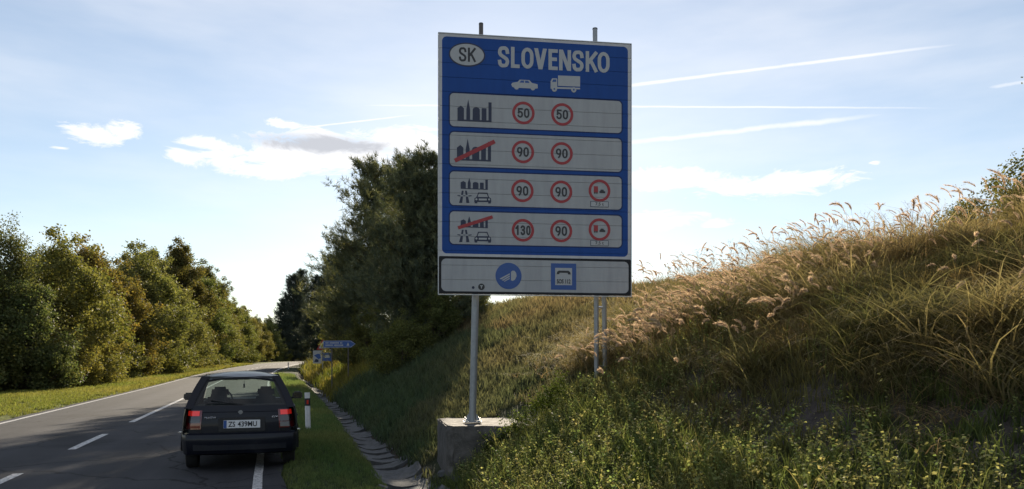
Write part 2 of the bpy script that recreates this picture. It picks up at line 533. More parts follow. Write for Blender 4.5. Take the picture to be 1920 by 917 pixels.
S = axis([(-900, -200, 100), (-200, -40, 20), (-40, -12, 2.0), (-12, -6.8, 0.4), (-6.8, -3.0, 0.1), (-3.0, 3.2, 0.8), (3.2, 13.5, 0.1), (13.5, 20, 0.5), (20, 60, 4), (60, 200, 20), (200, 900, 100)])
Yg = axis([(-80, -8, 8), (-8, 1, 0.6), (1, 14, 0.12), (14, 26, 0.25), (26, 60, 0.7), (60, 260, 3), (260, 900, 40), (900, 3000, 300)])
SS, YY = np.meshgrid(S, Yg)
ZZ = HGT(SS, YY)
XX = XC(YY) + SS
gV = np.stack([XX, YY, ZZ], -1).reshape(-1, 3)
nx, ny = len(S), len(Yg)
ii = (np.arange(ny - 1)[:, None] * nx + np.arange(nx - 1)[None, :]).ravel()
gF = np.stack([ii, ii + 1, ii + nx + 1, ii + nx], -1)
tt = SS - (SD(YY) + 0.42)
n0 = fbm(XX * .7, YY * .7, 21); n1 = fbm(XX * 2.5, YY * 2.5, 31)
gcol = np.zeros(SS.shape + (3,))
gcol[:] = (0.04, 0.05, 0.024)                                    # turf seen between the blades
verge = ((SS < -3.3) & (SS > -7.8))[..., None]
gcol = np.where(verge, np.array((0.11, 0.125, 0.03)), gcol)
forest = sstep(-SS, 7.2, 8.6)[..., None]
gcol = gcol * (1 - forest) + np.array((0.05, 0.042, 0.022)) * forest
bankc = (sstep(tt, 0.8, 3.0) * (0.35 + 0.9 * n0))[..., None].clip(0, 1)
gcol = gcol * (1 - bankc) + np.array((0.085, 0.07, 0.03)) * bankc
dirt = (np.exp(-((tt - 2.1) / 0.6) ** 2) * (1 - sstep(YY, 7.6, 9.4)) * (0.5 + n1)).clip(0, 1)[..., None]
gcol = gcol * (1 - dirt) + np.array((0.115, 0.10, 0.098)) * dirt
dbed = (1 - sstep(np.abs(SS - SD(YY)), 0.35, 0.62))[..., None]
gcol = gcol * (1 - dbed) + np.array((0.055, 0.048, 0.036)) * dbed
link(bpy.data.objects.new('ground', np_mesh('ground', gV, gF, M['ground'], gcol.reshape(-1, 3), smooth=True)), kind='structure',
     label='grassy roadside ground with a cut bank rising on the right')


# ------------------------------------------------------------------ road and its markings
def strip(name, s0, s1, y0, y1, dz, mat, parent=None, step=1.0, jit=0.0, thick=0.0, **k):
    ys = np.linspace(y0, y1, max(2, int((y1 - y0) / step) + 1))
    xc, zr = XC(ys), ZR(ys)
    j0 = (fbm(ys * 1.3, ys * 0, 71) - .5) * jit; j1 = (fbm(ys * 1.3, ys * 0, 72) - .5) * jit
    cols = [s0 + j0, s1 + j1] if s1 - s0 < 1 else [s0 + j0] + [np.full_like(ys, q) for q in np.linspace(s0 + .4, s1 - .4, 5)] + [s1 + j1]
    n = len(cols)
    V = np.stack([np.stack([xc + c, ys, zr + dz], -1) for c in cols], 1)
    if thick:
        lo = V[:, [0, -1]].copy(); lo[:, :, 2] -= thick
        V = np.concatenate([lo[:, :1], V, lo[:, 1:]], 1); n += 2
    V = V.reshape(-1, 3)
    i = (np.arange(len(ys) - 1)[:, None] * n + np.arange(n - 1)[None, :]).ravel()
    F = np.stack([i, i + 1, i + n + 1, i + n], -1)
    return link(bpy.data.objects.new(name, np_mesh(name, V, F, mat)), parent, **k)


road = strip('road', -3.36, 3.40, -40, 420, 0.0, M['asphalt'], step=0.5, jit=0.14, thick=0.07, kind='structure', label='two-lane asphalt road bending right in the distance')
strip('edge_line', 3.01, 3.13, -40, 400, 0.005, M['line'], road, 1.0, 0.02)
strip('edge_line', -3.15, -3.03, -40, 400, 0.005, M['line'], road, 1.0, 0.02)
for (a, b) in ((3.2, 6.2), (9.2, 12.2), (15.15, 18.05), (21.2, 75.0), (78, 81), (84, 87), (90, 93), (96, 99), (102, 105), (108, 111), (114, 117), (120, 123), (126, 129), (132, 135)):
    strip('lane_dash', -0.17, -0.04, a, b, 0.005, M['line'], road, 0.5, 0.02)


# ------------------------------------------------------------------ drainage ditch of concrete slabs
def build_ditch():
    root = empty('drainage_ditch', (0, 0, 0), kind='structure', label='concrete slab drainage ditch between verge and bank')
    protos = []
    r = random.Random(5)
    for k in range(5):
        mb = MB()
        # a dished slab, its lower edge lapping over the next, with chipped corners
        L = 0.66
        prof = [(-0.47, 0.15), (-0.33, 0.05), (-0.16, 0.004), (0.0, -0.008), (0.16, 0.004), (0.33, 0.05), (0.47, 0.15)]
        m = len(prof); rows = (0.0, 0.22, 0.44, 0.66)
        chip0 = [r.uniform(0, 0.05) if r.random() < 0.35 else 0 for _ in prof]; chip1 = [r.uniform(0, 0.05) if r.random() < 0.35 else 0 for _ in prof]
        vs = []
        for lay in (0, -0.075):
            for q, yy in enumerate(rows):
                for i, (x, z) in enumerate(prof):
                    ch = chip0[i] if q == 0 else -chip1[i] if q == 3 else 0
                    vs.append((x + r.uniform(-.006, .006), yy + ch, z + lay + r.uniform(-.007, .007) + 0.02 * (1 - yy / L)))
        fs = []; nn_ = 4 * m
        for q in range(3):
            for i in range(m - 1):
                a_ = q * m + i
                fs += [(a_, a_ + 1, a_ + m + 1, a_ + m), (nn_ + a_, nn_ + a_ + m, nn_ + a_ + m + 1, nn_ + a_ + 1)]
            fs += [(q * m, (q + 1) * m, nn_ + (q + 1) * m, nn_ + q * m), (q * m + m - 1, nn_ + q * m + m - 1, nn_ + (q + 1) * m + m - 1, (q + 1) * m + m - 1)]
        for i in range(m - 1):
            fs += [(i, nn_ + i, nn_ + i + 1, i + 1), (3 * m + i, 3 * m + i + 1, nn_ + 3 * m + i + 1, nn_ + 3 * m + i)]
        mb.add(vs, fs)
        protos.append(mb.mesh('slab', M['slab'], bevel=0.006))
    y = 4.6; i = 0
    while y < 62:
        near = y < 40
        o = bpy.data.objects.new('slab', protos[i % 5])
        x = float(XC(y) + SD(y)) + r.uniform(-0.05, 0.05)
        z = float(ground_z(x, y)) + 0.07 + r.uniform(-0.02, 0.03)
        o.location = (x, y, z)
        tx, rx = r.uniform(-0.06, 0.06), r.uniform(-0.02, 0.06)
        if r.random() < 0.2: tx += r.choice((-1, 1)) * 0.13; rx += 0.04
        o.rotation_euler = (rx, tx, r.uniform(-0.12, 0.12))
        o.scale = (r.uniform(0.86, 1.0), 1, 1)
        link(o, root)
        y += 0.655 + r.uniform(0, 0.04); i += 1
    # loose broken pieces along the edges
    for k in range(16):
        y = r.uniform(8, 26); sd = r.choice((-1, 1)) * r.uniform(0.42, 0.6)
        x = float(XC(y) + SD(y)) + sd
        mb = MB(); s = r.uniform(0.08, 0.2)
        mb.box((0, 0, 0), (s, s * r.uniform(.6, 1.2), 0.07), r.uniform(0, 3), taper=r.uniform(.7, .95))
        o = mb.build('broken_piece', M['slab'], root, bevel=0.008)
        o.location = (x, y, float(ground_z(x, y)) + 0.03); o.rotation_euler = (r.uniform(-.3, .3), r.uniform(-.3, .3), 0)


build_ditch()


# ------------------------------------------------------------------ the large border sign
SW, SH = 2.84, 3.735                       # board width and height
SIGN_LOC = Vector((2.29, 10.81, 2.525))    # lower left front corner
SIGN_RZ = math.atan2(-0.46, 2.80)


def sp(px, py):
    """photograph pixel on the board -> board coordinates (x, z)"""
    u = (px - 823) / 361.0
    top, hgt = 62 + 17 * u, 489 - 17 * u
    t = u / (1.036 - 0.036 * u) * 1.0
    return t * SW, (1 - (py - top) / hgt) * SH


def board_material():
    """flat print of the board: blue field, four white rows, the white lower panel"""
    m, nt, b = new_mat('sign_sheeting')
    N, L = nt.nodes.new, nt.links.new
    tc = N('ShaderNodeTexCoord')
    sx = N('ShaderNodeSeparateXYZ'); L(tc.outputs['Object'], sx.inputs[0])
    cb = N('ShaderNodeCombineXYZ'); L(sx.outputs[0], cb.inputs[0]); L(sx.outputs[2], cb.inputs[1])
    p = cb.outputs[0]
    def vm(op, a, c):
        n = N('ShaderNodeVectorMath'); n.operation = op
        for i, x in enumerate((a, c)):
            if x is None: continue
            if isinstance(x, tuple): n.inputs[i].default_value = x
            else: L(x, n.inputs[i])
        return n.outputs['Value'] if op == 'LENGTH' else n.outputs[0]
    def mask(x0, x1, z0, z1, r):
        q = vm('SUBTRACT', p, ((x0 + x1) / 2, (z0 + z1) / 2, 0))
        q = vm('ABSOLUTE', q, None)
        q = vm('SUBTRACT', q, ((x1 - x0) / 2 - r, (z1 - z0) / 2 - r, 0))
        q = vm('MAXIMUM', q, (0, 0, 0))
        l = vm('LENGTH', q, None)
        n = N('ShaderNodeMath'); n.operation = 'LESS_THAN'; n.inputs[1].default_value = r
        L(l, n.inputs[0]); return n.outputs[0]
    col = None
    def over(mk, c):
        nonlocal col
        n = N('ShaderNodeMix'); n.data_type = 'RGBA'
        L(mk, n.inputs[0]); n.inputs[7].default_value = (*c, 1)
        if col is None: n.inputs[6].default_value = (0.5, 0.5, 0.52, 1)
        else: L(col, n.inputs[6])
        col = n.outputs[2]
    WH, BL, NV, BK = (0.36, 0.37, 0.385), (0.007, 0.058, 0.26), (0.006, 0.02, 0.09), (0.010, 0.011, 0.014)
    ppm = 361 / SW
    zb = sp(823, 475)[1]
    over(mask(0.045, SW - 0.045, zb, SH - 0.04, 0.07), BL)
    for (a, c) in ((174, 236), (247, 311), (321, 384), (396, 457)):
        z1, z0 = sp(845, a)[1], sp(845, c)[1]
        over(mask(0.14, SW - 0.125, z0 - .018, z1 + .018, 0.075), NV)
        over(mask(0.158, SW - 0.143, z0, z1, 0.06), WH)
    z1 = sp(823, 480)[1]
    over(mask(0.0, SW, -.2, z1, 0.02), BK)
    over(mask(0.035, SW - 0.035, 0.04, z1 - 0.035, 0.07), WH)
    # dirt runs and faint soiling
    mp = N('ShaderNodeMapping'); mp.inputs['Scale'].default_value = (9, 1, 1.4); L(tc.outputs['Object'], mp.inputs[0])
    n = N('ShaderNodeTexNoise'); n.inputs['Scale'].default_value = 1.0; n.inputs['Detail'].default_value = 7; n.inputs['Roughness'].default_value = 0.65
    L(mp.outputs[0], n.inputs['Vector'])
    r = N('ShaderNodeMapRange'); r.inputs[1].default_value = 0.3; r.inputs[2].default_value = 0.75; r.inputs[3].default_value = 1.0; r.inputs[4].default_value = 0.8
    L(n.outputs[0], r.inputs[0])
    mu = N('ShaderNodeVectorMath'); mu.operation = 'SCALE'; L(col, mu.inputs[0]); L(r.outputs[0], mu.inputs['Scale'])
    L(mu.outputs[0], b.inputs['Base Color'])
    b.inputs['Roughness'].default_value = 0.5; b.inputs['Specular IOR Level'].default_value = 0.22
    return m


def circle(cx, cz, r, n=36, a0=0.0, a1=2 * math.pi):
    return [(cx + r * math.cos(a0 + (a1 - a0) * k / n), cz + r * math.sin(a0 + (a1 - a0) * k / n)) for k in range(n)]


LAY = 0.0016


def decal(parent, name, polys, mat, layer=1, label=None):
    """thin printed pieces lying on the board; polys are lists of (x, z)"""
    mb = MB()
    for poly in polys:
        mb.prism(poly, -LAY * layer, -LAY * (layer - 1) + 0.0002 if layer > 1 else 0.0004)
    o = mb.build(name, mat, parent)
    if label: o['label'] = label
    return o


def ring(cx, cz, ro, ri, n=40):
    out = []
    for k in range(n):
        a, b = 2 * math.pi * k / n, 2 * math.pi * (k + 1) / n
        out.append([(cx + ro * math.cos(a), cz + ro * math.sin(a)), (cx + ro * math.cos(b), cz + ro * math.sin(b)),
                    (cx + ri * math.cos(b), cz + ri * math.sin(b)), (cx + ri * math.cos(a), cz + ri * math.sin(a))])
    return out


def text_mesh(txt, bold=0.0, spacing=1.0):
    cu = bpy.data.curves.new('t', 'FONT')
    cu.body = txt; cu.offset = bold; cu.space_character = spacing; cu.resolution_u = 4
    ob = bpy.data.objects.new('t', cu); COL.objects.link(ob)
    bpy.context.view_layer.update()
    dg = bpy.context.evaluated_depsgraph_get()
    me = bpy.data.meshes.new_from_object(ob.evaluated_get(dg))
    COL.objects.unlink(ob); bpy.data.objects.remove(ob); bpy.data.curves.remove(cu)
    return me


def text_fit(parent, name, txt, x0, x1, z0, z1, y, mat, bold=0.02, spacing=1.0, shear=0.0, depth=0.0006, label=None):
    me = text_mesh(txt, bold, spacing)
    n = len(me.vertices); co = np.empty(n * 3, np.float32); me.vertices.foreach_get('co', co); co = co.reshape(-1, 3)
    lo, hi = co.min(0), co.max(0)
    X = x0 + (co[:, 0] - lo[0]) / (hi[0] - lo[0]) * (x1 - x0)
    Z = z0 + (co[:, 1] - lo[1]) / (hi[1] - lo[1]) * (z1 - z0)
    out = np.stack([X, np.full(n, y), Z], -1).astype(np.float32)
    me.vertices.foreach_set('co', out.ravel()); me.update()
    me.materials.clear(); me.materials.append(mat)
    bm = bmesh.new(); bm.from_mesh(me)
    r = bmesh.ops.extrude_face_region(bm, geom=list(bm.faces))
    bmesh.ops.translate(bm, verts=[v for v in r['geom'] if isinstance(v, bmesh.types.BMVert)], vec=(0, depth, 0))
    bmesh.ops.recalc_face_normals(bm, faces=bm.faces)
    bm.to_mesh(me); bm.free()
    o = bpy.data.objects.new(name, me)
    if label: o['label'] = label
    return link(o, parent)


def spline(pts, n=7):
    out = []
    q = [pts[0]] + list(pts) + [pts[-1]]
    for i in range(1, len(q) - 2):
        p0, p1, p2, p3 = (np.array(q[i + k]) for k in (-1, 0, 1, 2))
        for j in range(n):
            t = j / n
            out.append(tuple(0.5 * ((2 * p1) + (p2 - p0) * t + (2 * p0 - 5 * p1 + 4 * p2 - p3) * t * t + (3 * p1 - p0 - 3 * p2 + p3) * t ** 3)))
    out.append(tuple(pts[-1])); return out


def stadium(x0, x1, z0, z1, a, b, n=12):
    """closed condensed oval: arcs of radii (a, b) joined by straight sides"""
    out = []
    for cz, t0 in ((z1 - b, 0), (z0 + b, math.pi)):
        out += [((x0 + x1) / 2 + a * math.cos(t0 + math.pi * k / n), cz + b * math.sin(t0 + math.pi * k / n)) for k in range(n + 1)]
    return out + [out[0]]


GLYPH = {   # centre lines in a unit box
    'S': [spline([(1, .78), (.93, .92), (.72, 1), (.5, 1.0), (.18, .97), (.0, .80), (.08, .64), (.35, .54), (.65, .46), (.92, .36), (1, .2), (.82, .03), (.5, 0), (.28, 0), (.07, .08), (0, .22)])],
    'L': [[(0, 1.0), (0, 0), (1, 0)]], 'V': [('para', 0, 1, .5, 0), ('para', 1, 1, .5, 0)], 'E': [[(1, 1), (0, 1), (0, 0), (1, 0)], [(0, .52), (.86, .52)]],
    'N': [[(0, 0), (0, 1)], ('para', 0, 1, 1, 0), [(1, 0), (1, 1)]], 'K': [[(0, 0), (0, 1)], [(1, 1), (.08, .42)], [(.36, .60), (1, 0)]],
    'O': [stadium(0, 1, 0, 1, .5, .36)], '0': [stadium(0, 1, 0, 1, .5, .36)],
    '5': [spline([(.08, .53), (.3, .63), (.55, .64), (.88, .54), (1, .33), (.9, .1), (.55, 0), (.2, .04), (0, .17)]), [(.95, 1), (.12, 1), (.07, .50)]],
    '9': [stadium(0, 1, .40, 1, .5, .26), spline([(1, .68), (.97, .42), (.78, .14), (.55, 0)])],
    '3': [spline([(0, .85), (.2, .98), (.5, 1), (.88, .92), (.97, .74), (.8, .58), (.45, .53)]), spline([(.45, .53), (.85, .46), (1, .27), (.86, .07), (.5, 0), (.18, .03), (0, .17)])],
    '1': [[(.62, 0), (.62, 1)], [(.62, 1), (.05, .74)]],
}


def stroke_glyph(parent, name, ch, x0, x1, z0, z1, w, y, mat, depth):
    """one crisp letter of even stroke width"""
    mb = MB(); h = w / 2
    for path in GLYPH[ch]:
        if path[0] == 'para':       # slanted bar cut level at top and bottom
            _, a, _, b, _ = path; ww = w * 1.12
            xa = x0 + a * (x1 - x0 - ww); xb = x0 + b * (x1 - x0 - ww)
            mb.prism([(xa, z1), (xa + ww, z1), (xb + ww, z0), (xb, z0)], y, y + depth); y -= 0.00012
            continue
        P = [Vector((x0 + h + a * (x1 - x0 - w), z0 + h + b * (z1 - z0 - w))) for a, b in path]
        closed = (P[0] - P[-1]).length < 1e-6
        n = len(P); Lf, Rt = [], []
        for i in range(n):
            a = P[i - 1] if i else (P[-2] if closed else P[0]); b = P[i + 1] if i < n - 1 else (P[1] if closed else P[-1])
            d1 = (P[i] - a).normalized() if (P[i] - a).length > 1e-9 else (b - P[i]).normalized()
            d2 = (b - P[i]).normalized() if (b - P[i]).length > 1e-9 else d1
            m1 = Vector((-d1.y, d1.x)); m2 = Vector((-d2.y, d2.x)); m = (m1 + m2)
            m = m.normalized() if m.length > 1e-6 else m1
            k = 1 / m.dot(m1) if m.dot(m1) > .65 else 1.0
            e = Vector((0, 0))
            if not closed and i == 0: e = -d2 * h * .98
            if not closed and i == n - 1: e = d1 * h * .98
            Lf.append(P[i] + m * h * k + e); Rt.append(P[i] - m * h * k + e)
        vs, fs = [], []
        for i in range(n): vs += [(Lf[i].x, y, Lf[i].y), (Rt[i].x, y, Rt[i].y), (Lf[i].x, y + depth, Lf[i].y), (Rt[i].x, y + depth, Rt[i].y)]
        for i in range(n - 1):
            a, b = 4 * i, 4 * i + 4
            fs += [(a, b, b + 1, a + 1), (a + 2, a + 3, b + 3, b + 2), (a, a + 2, b + 2, b), (a + 1, b + 1, b + 3, a + 3)]
        fs += [(0, 1, 3, 2), (4 * n - 4, 4 * n - 2, 4 * n - 1, 4 * n - 3)]
        mb.add(vs, fs); y -= 0.00012
    return mb.build(name, mat, parent)


def build_sign():
    root = empty('border_sign', SIGN_LOC, SIGN_RZ, label='large blue and white country border sign with speed limits on steel posts', cat='road sign')
    bm_ = board_material()
    # horizontal aluminium planks
    n = 18; ph = SH / n
    for k in range(n):
        mb = MB(); mb.box((SW / 2, 0.016, (k + .5) * ph), (SW, 0.03, ph - 0.0032))
        if k < n - 1: mb.box((SW / 2, 0.021, (k + 1) * ph), (SW - .004, 0.012, 0.016))      # unseen tongue added behind the joint to stop light showing through
        o = mb.build('plank', [bm_], root, bevel=0.0018)
    # frame edge and rear carriers
    for name, c, s in (('side_trim', (-0.007, 0.016, SH / 2), (0.011, 0.042, SH + .01)), ('side_trim', (SW + 0.007, 0.016, SH / 2), (0.011, 0.042, SH + .01)),
                       ('top_trim', (SW / 2, 0.016, SH + 0.008), (SW + 0.02, 0.042, 0.011)), ('bottom_trim', (SW / 2, 0.016, -0.008), (SW + 0.02, 0.042, 0.011))):
        MB().box(c, s).build(name, M['sign_back'], root)
    for z in (0.3, 1.2, 2.2, 3.2):
        MB().box((SW / 2, 0.052, z), (SW - .1, 0.04, 0.05)).build('rear_rail', M['galv'], root)

    P = lambda pts: [sp(*q) for q in pts]
    k = SW / 361.0                                               # metres per photograph pixel
    # country code oval
    cx, cz = sp(876, 102)
    decal(root, 'oval_border', [[(cx + 33.5 * k * math.cos(a), cz + 22 * k * math.sin(a)) for a in np.linspace(0, 2 * math.pi, 48, endpoint=False)]], M['navy_print'], 1)
    decal(root, 'oval', [[(cx + 31 * k * math.cos(a), cz + 19.5 * k * math.sin(a)) for a in np.linspace(0, 2 * math.pi, 48, endpoint=False)]], M['white_print'], 2)
    for ch, a, c in (('S', -15, -1.2), ('K', 1.4, 16)):
        stroke_glyph(root, 'country_letter', ch, cx + a * k, cx + c * k, cz - 13 * k, cz + 13 * k, 3.9 * k, -LAY * 2.6, M['black'], LAY * .8)
    x0, z0 = sp(934, 124.5); x1, _ = sp(1144, 130); _, z1 = sp(934, 85)
    # letters placed one by one in a condensed bold face
    word = 'SLOVENSKO'; edges = [(934, 955), (958.5, 975), (978, 1001), (1002, 1026), (1029, 1046.5), (1049, 1071.5), (1074, 1095), (1099, 1121), (1121.5, 1144)]
    mbx = []
    for ch, (a, b) in zip(word, edges):
        xa, xb = sp(a, 100)[0], sp(b, 100)[0]
        stroke_glyph(root, 'letter', ch, xa, xb, z0, z1, 6.6 * k, -LAY, M['white_print'], LAY + 0.0003)
    # white saloon car
    ox, oy = 984, 157.5
    car = [(-25, 0), (-23, -3), (-13, -5), (-9, -9.5), (9, -9.5), (14, -4.5), (24.5, -2.5), (25, 5), (19.5, 6), (19, 8), (16, 9.5), (13, 8.5), (11.5, 6), (-11, 6), (-12, 8.5), (-15, 9.5), (-18, 8.5), (-19.5, 6), (-23, 4.5)]
    decal(root, 'car_symbol', [P([(ox + a, oy + b + 0.04 * a) for a, b in car])], M['white_print'], 1)
    for wn in ([(-9.5, -4), (-6.5, -8), (-1, -8), (-1, -4)], [(1, -4), (1, -8), (7, -8), (9.5, -4)]):
        decal(root, 'car_window', [P([(ox + a, oy + b + 0.04 * a) for a, b in wn])], M['blue_print'], 2)
    # white truck
    ox, oy = 1061, 154
    body = [[(-14, -15), (27.5, -14), (27.5, 5.5), (-14, 4.5)], [(-28, 10), (-28, -4), (-25, -9.5), (-15.5, -9.5), (-15.5, 10)], [(-15.5, 6.5), (27.5, 7.5), (27.5, 10.5), (-15.5, 10)]]
    decal(root, 'truck_symbol', [P([(ox + a, oy + b) for a, b in q]) for q in body], M['white_print'], 1)
    decal(root, 'truck_window', [P([(ox - 25, oy - 3), (ox - 23, oy - 7.5), (ox - 17.5, oy - 7.5), (ox - 17.5, oy - 3)])], M['blue_print'], 2)
    for wx, wz in ((-21, 10.5), (15.5, 11.5)):
        c = sp(ox + wx, oy + wz)
        decal(root, 'truck_wheel', [circle(c[0], c[1], 5 * k, 20)], M['white_print'], 2)
        decal(root, 'wheel_hub', [circle(c[0], c[1], 1.7 * k, 12)], M['blue_print'], 3)

    # town skyline
    def skyline(x, y, w, h, name='town_symbol'):
        X = lambda a: x + a * w; Yv = lambda b: y - b * h
        d = []
        def q(pts): d.append(P([(X(a), Yv(b) + 0.03 * a * w) for a, b in pts]))
        q([(0, 0), (1, 0), (1, .07), (0, .07)])
        q([(0, .07), (.19, .07), (.19, .58), (.1, .70), (0, .58)])
        q([(.26, .07), (.37, .07), (.37, .55), (.315, 1.0), (.26, .55)])
        arc = [(.445 + .105 + .105 * math.cos(t), .52 + .13 * math.sin(t)) for t in np.linspace(0, math.pi, 10)]
        q([(.445, .07), (.655, .07)] + arc)
        q([(.71, .07), (.85, .07), (.85, .62), (.71, .62)])
        q([(.91, .07), (1, .07), (1, .9), (.91, .9)])
        decal(root, name, d, M['navy_print'], 1)
    skyline(858, 226, 64, 41); skyline(857, 300, 64, 41)
    skyline(864, 353.5, 51, 21); skyline(864, 425.5, 51, 21)

    def bar(a, b, w):
        (x0, z0), (x1, z1) = sp(*a), sp(*b)
        d = Vector((x1 - x0, z1 - z0)).normalized(); nn = Vector((-d.y, d.x)) * w * k / 2
        decal(root, 'red_bar', [[(x0 + nn.x, z0 + nn.y), (x0 - nn.x, z0 - nn.y), (x1 - nn.x, z1 - nn.y), (x1 + nn.x, z1 + nn.y)]], M['red_print'], 2)
    bar((853, 301), (928, 264), 7.5); bar((859, 427), (924, 405.5), 6)

    # speed limit roundels
    def limit(px, py, txt):
        cx, cz = sp(px, py)
        decal(root, 'limit_ring', ring(cx, cz, 21 * k, 16 * k), M['red_print'], 1)
        cw = {2: 10.2, 3: 8.4}[len(txt)]; gap = 1.8; tot = len(txt) * cw + (len(txt) - 1) * gap
        for i, ch in enumerate(txt):
            xa = cx + (-tot / 2 + i * (cw + gap)) * k
            stroke_glyph(root, 'limit_digit', ch, xa, xa + cw * k, cz - 9 * k, cz + 9 * k, 3.1 * k, -LAY, M['black'], LAY + .0003)
    limit(982, 210, '50'); limit(1055, 212, '50'); limit(981, 283, '90'); limit(1054, 285, '90')
    limit(980, 356, '90'); limit(1053, 357, '90'); limit(981, 430, '130'); limit(1053, 430.5, '90')

    def overtaking(px, py):
        cx, cz = sp(px, py)
        decal(root, 'ban_ring', ring(cx, cz, 21 * k, 16 * k), M['red_print'], 1)
        B = lambda pts: [(cx + a * k, cz + b * k) for a, b in pts]
        decal(root, 'red_truck', [B([(-11, -3.5), (-3, -3.5), (-3, 8), (-11, 8)])], M['red_print'], 1)
        decal(root, 'truck_wheels', [circle(cx + w * k, cz - 4.5 * k, 1.6 * k, 10) for w in (-9, -5)], M['black'], 1)
        decal(root, 'black_car', [B([(0, -4.5), (11, -4.5), (11, -1), (8.5, -.5), (7.5, 2), (2.5, 2), (1.5, -.5), (0, -1)])], M['black'], 1)
        x, z = sp(px, py + 25.5)
        bx, bz = 17.5 * k, 5.5 * k
        decal(root, 'plate_outline', [[(x - bx, z - bz), (x + bx, z - bz), (x + bx, z + bz), (x - bx, z + bz)]], M['navy_print'], 1)
        decal(root, 'weight_plate', [[(x - bx + k, z - bz + k), (x + bx - k, z - bz + k), (x + bx - k, z + bz - k), (x - bx + k, z + bz - k)]], M['white_print'], 2)
        text_fit(root, 'weight_text', '7,5 t', x - 8 * k, x + 8 * k, z - 3.6 * k, z + 3.4 * k, -LAY * 2.6, M['black'], 0.01)
    overtaking(1125, 354); overtaking(1125, 427)

    # expressway symbols: carriageways with bridge, car seen from the front
    for dy in (0, 73.5):
        Q = lambda pts: P([(a, b + dy) for a, b in pts])
        decal(root, 'motorway_symbol', [Q([(866, 357), (869.5, 357), (868.5, 365), (864.8, 365)]), Q([(872, 357), (875.5, 357), (877, 365), (873.3, 365)]),
                                        Q([(864.2, 368), (868.2, 368), (867, 380), (861, 380)]), Q([(873.8, 368), (877.8, 368), (880.5, 380), (874.5, 380)]),
                                        Q([(858, 365.3), (863.5, 366), (863.5, 368), (858, 367)]), Q([(878.5, 366), (884.5, 365.3), (884.5, 367), (878.5, 368)]), Q([(868.8, 366), (873, 366), (873, 367.4), (868.8, 367.4)])], M['navy_print'], 1)
        decal(root, 'car_front_symbol', [Q([(890, 371), (894, 368.5), (917, 368.5), (921, 371), (921.5, 377), (920.5, 380.5), (916, 380.5), (915.5, 378), (895.5, 378), (895, 380.5), (890.5, 380.5), (889.5, 377)]),
                                         Q([(893.5, 368.7), (896.5, 361.5), (898.2, 361.8), (895.6, 368.7)]), Q([(896.5, 360.2), (914.5, 360.2), (914.5, 362), (896.5, 362)]), Q([(915.5, 368.7), (912.8, 361.8), (914.5, 361.5), (917.5, 368.7)])], M['navy_print'], 1)
        for hx in (893.5, 917.5):
            c = sp(hx, 373 + dy); decal(root, 'headlamp_dot', [circle(c[0], c[1], 1.9 * k, 12)], M['white_print'], 2)
        decal(root, 'grille', [Q([(898, 371.6), (913, 371.6), (913, 375), (898, 375)])], M['white_print'], 2)

    # lower panel: dipped headlights disc, emergency phone
    cx, cz = sp(954, 516)
    decal(root, 'headlight_disc', [circle(cx, cz, 24.3 * k, 48)], M['blue_print'], 1)
    B = lambda pts: [(cx + a * k, cz + b * k) for a, b in pts]
    decal(root, 'lamp_symbol', [B([(4.5, -8), (8, -9), (12, -6.5), (15, 0), (14, 6), (10.5, 9.8), (7, 9.8), (4.5, 7.5)]),
                                B([(-16.5, -5.2), (-14, -6.8), (2.2, 2.4), (2.2, 5)]), B([(-12.5, -7.6), (-10.4, -9), (2.2, -1.8), (2.2, 1)]), B([(-8.8, -9.8), (-7.5, -10.6), (2.2, -5.5), (2.2, -3.2)])], M['white_print'], 2)
    cx, cz = sp(1057.5, 516)
    B = lambda pts: [(cx + a * k, cz + b * k) for a, b in pts]
    decal(root, 'phone_sign', [B([(-24, -24.5), (24, -24.5), (24, 24.5), (-24, 24.5)])], M['blue_print'], 1)
    decal(root, 'phone_field', [B([(-16, -16), (16, -16), (16, 16), (-16, 16)])], M['white_print'], 2)
    decal(root, 'handset', [B([(-13.5, 4.2), (-8.5, 4.2), (-7.5, 7), (7.5, 7), (8.5, 4.2), (13.5, 4.2), (12.5, 8.6), (9, 11), (-9, 11), (-12.5, 8.6)])], M['black'], 3)
    text_fit(root, 'phone_text', 'SOS 112', cx - 13 * k, cx + 13 * k, cz - 13 * k, cz - 5 * k, -LAY * 3.6, M['black'], 0.025)
    # two small stickers
    c = sp(903, 537); decal(root, 'sticker', [circle(c[0], c[1], 6 * k, 24)], M['black'], 1)
    decal(root, 'sticker_mark', [[(c[0] - 2.5 * k, c[1] + 2.8 * k), (c[0] - 2.5 * k, c[1] + 1.2 * k), (c[0] - .8 * k, c[1] + 1.2 * k), (c[0] - .8 * k, c[1] - 3 * k), (c[0] + .8 * k, c[1] - 3 * k), (c[0] + .8 * k, c[1] + 1.2 * k), (c[0] + 2.5 * k, c[1] + 1.2 * k), (c[0] + 2.5 * k, c[1] + 2.8 * k)]], M['white_print'], 2)
    c = sp(887.5, 538.5); decal(root, 'small_sticker', [circle(c[0], c[1], 2.6 * k, 12)], M['navy_print'], 1)

    # posts, in board coordinates (x along the board, y behind it)
    inv = (Matrix.Translation(SIGN_LOC) @ Matrix.Rotation(SIGN_RZ, 4, 'Z')).inverted()
    W = lambda x, y, z: tuple(inv @ Vector((x, y, z)))
    bx, by = 2.82, 10.94
    xt = sp(904, 60)[0]
    lp = MB().tube([W(bx, by, 0.665), (xt, 0.13, SH - 0.25)], 0.052, 16).build('post', M['galv'], root, smooth=True)
    MB().tube([(xt, 0.13, SH - 0.3), (xt, 0.13, SH + 0.22)], 0.032, 14).build('post_extension', M['galv_dark'], root, smooth=True)  # backlit shade of the tube is put into its dark colour
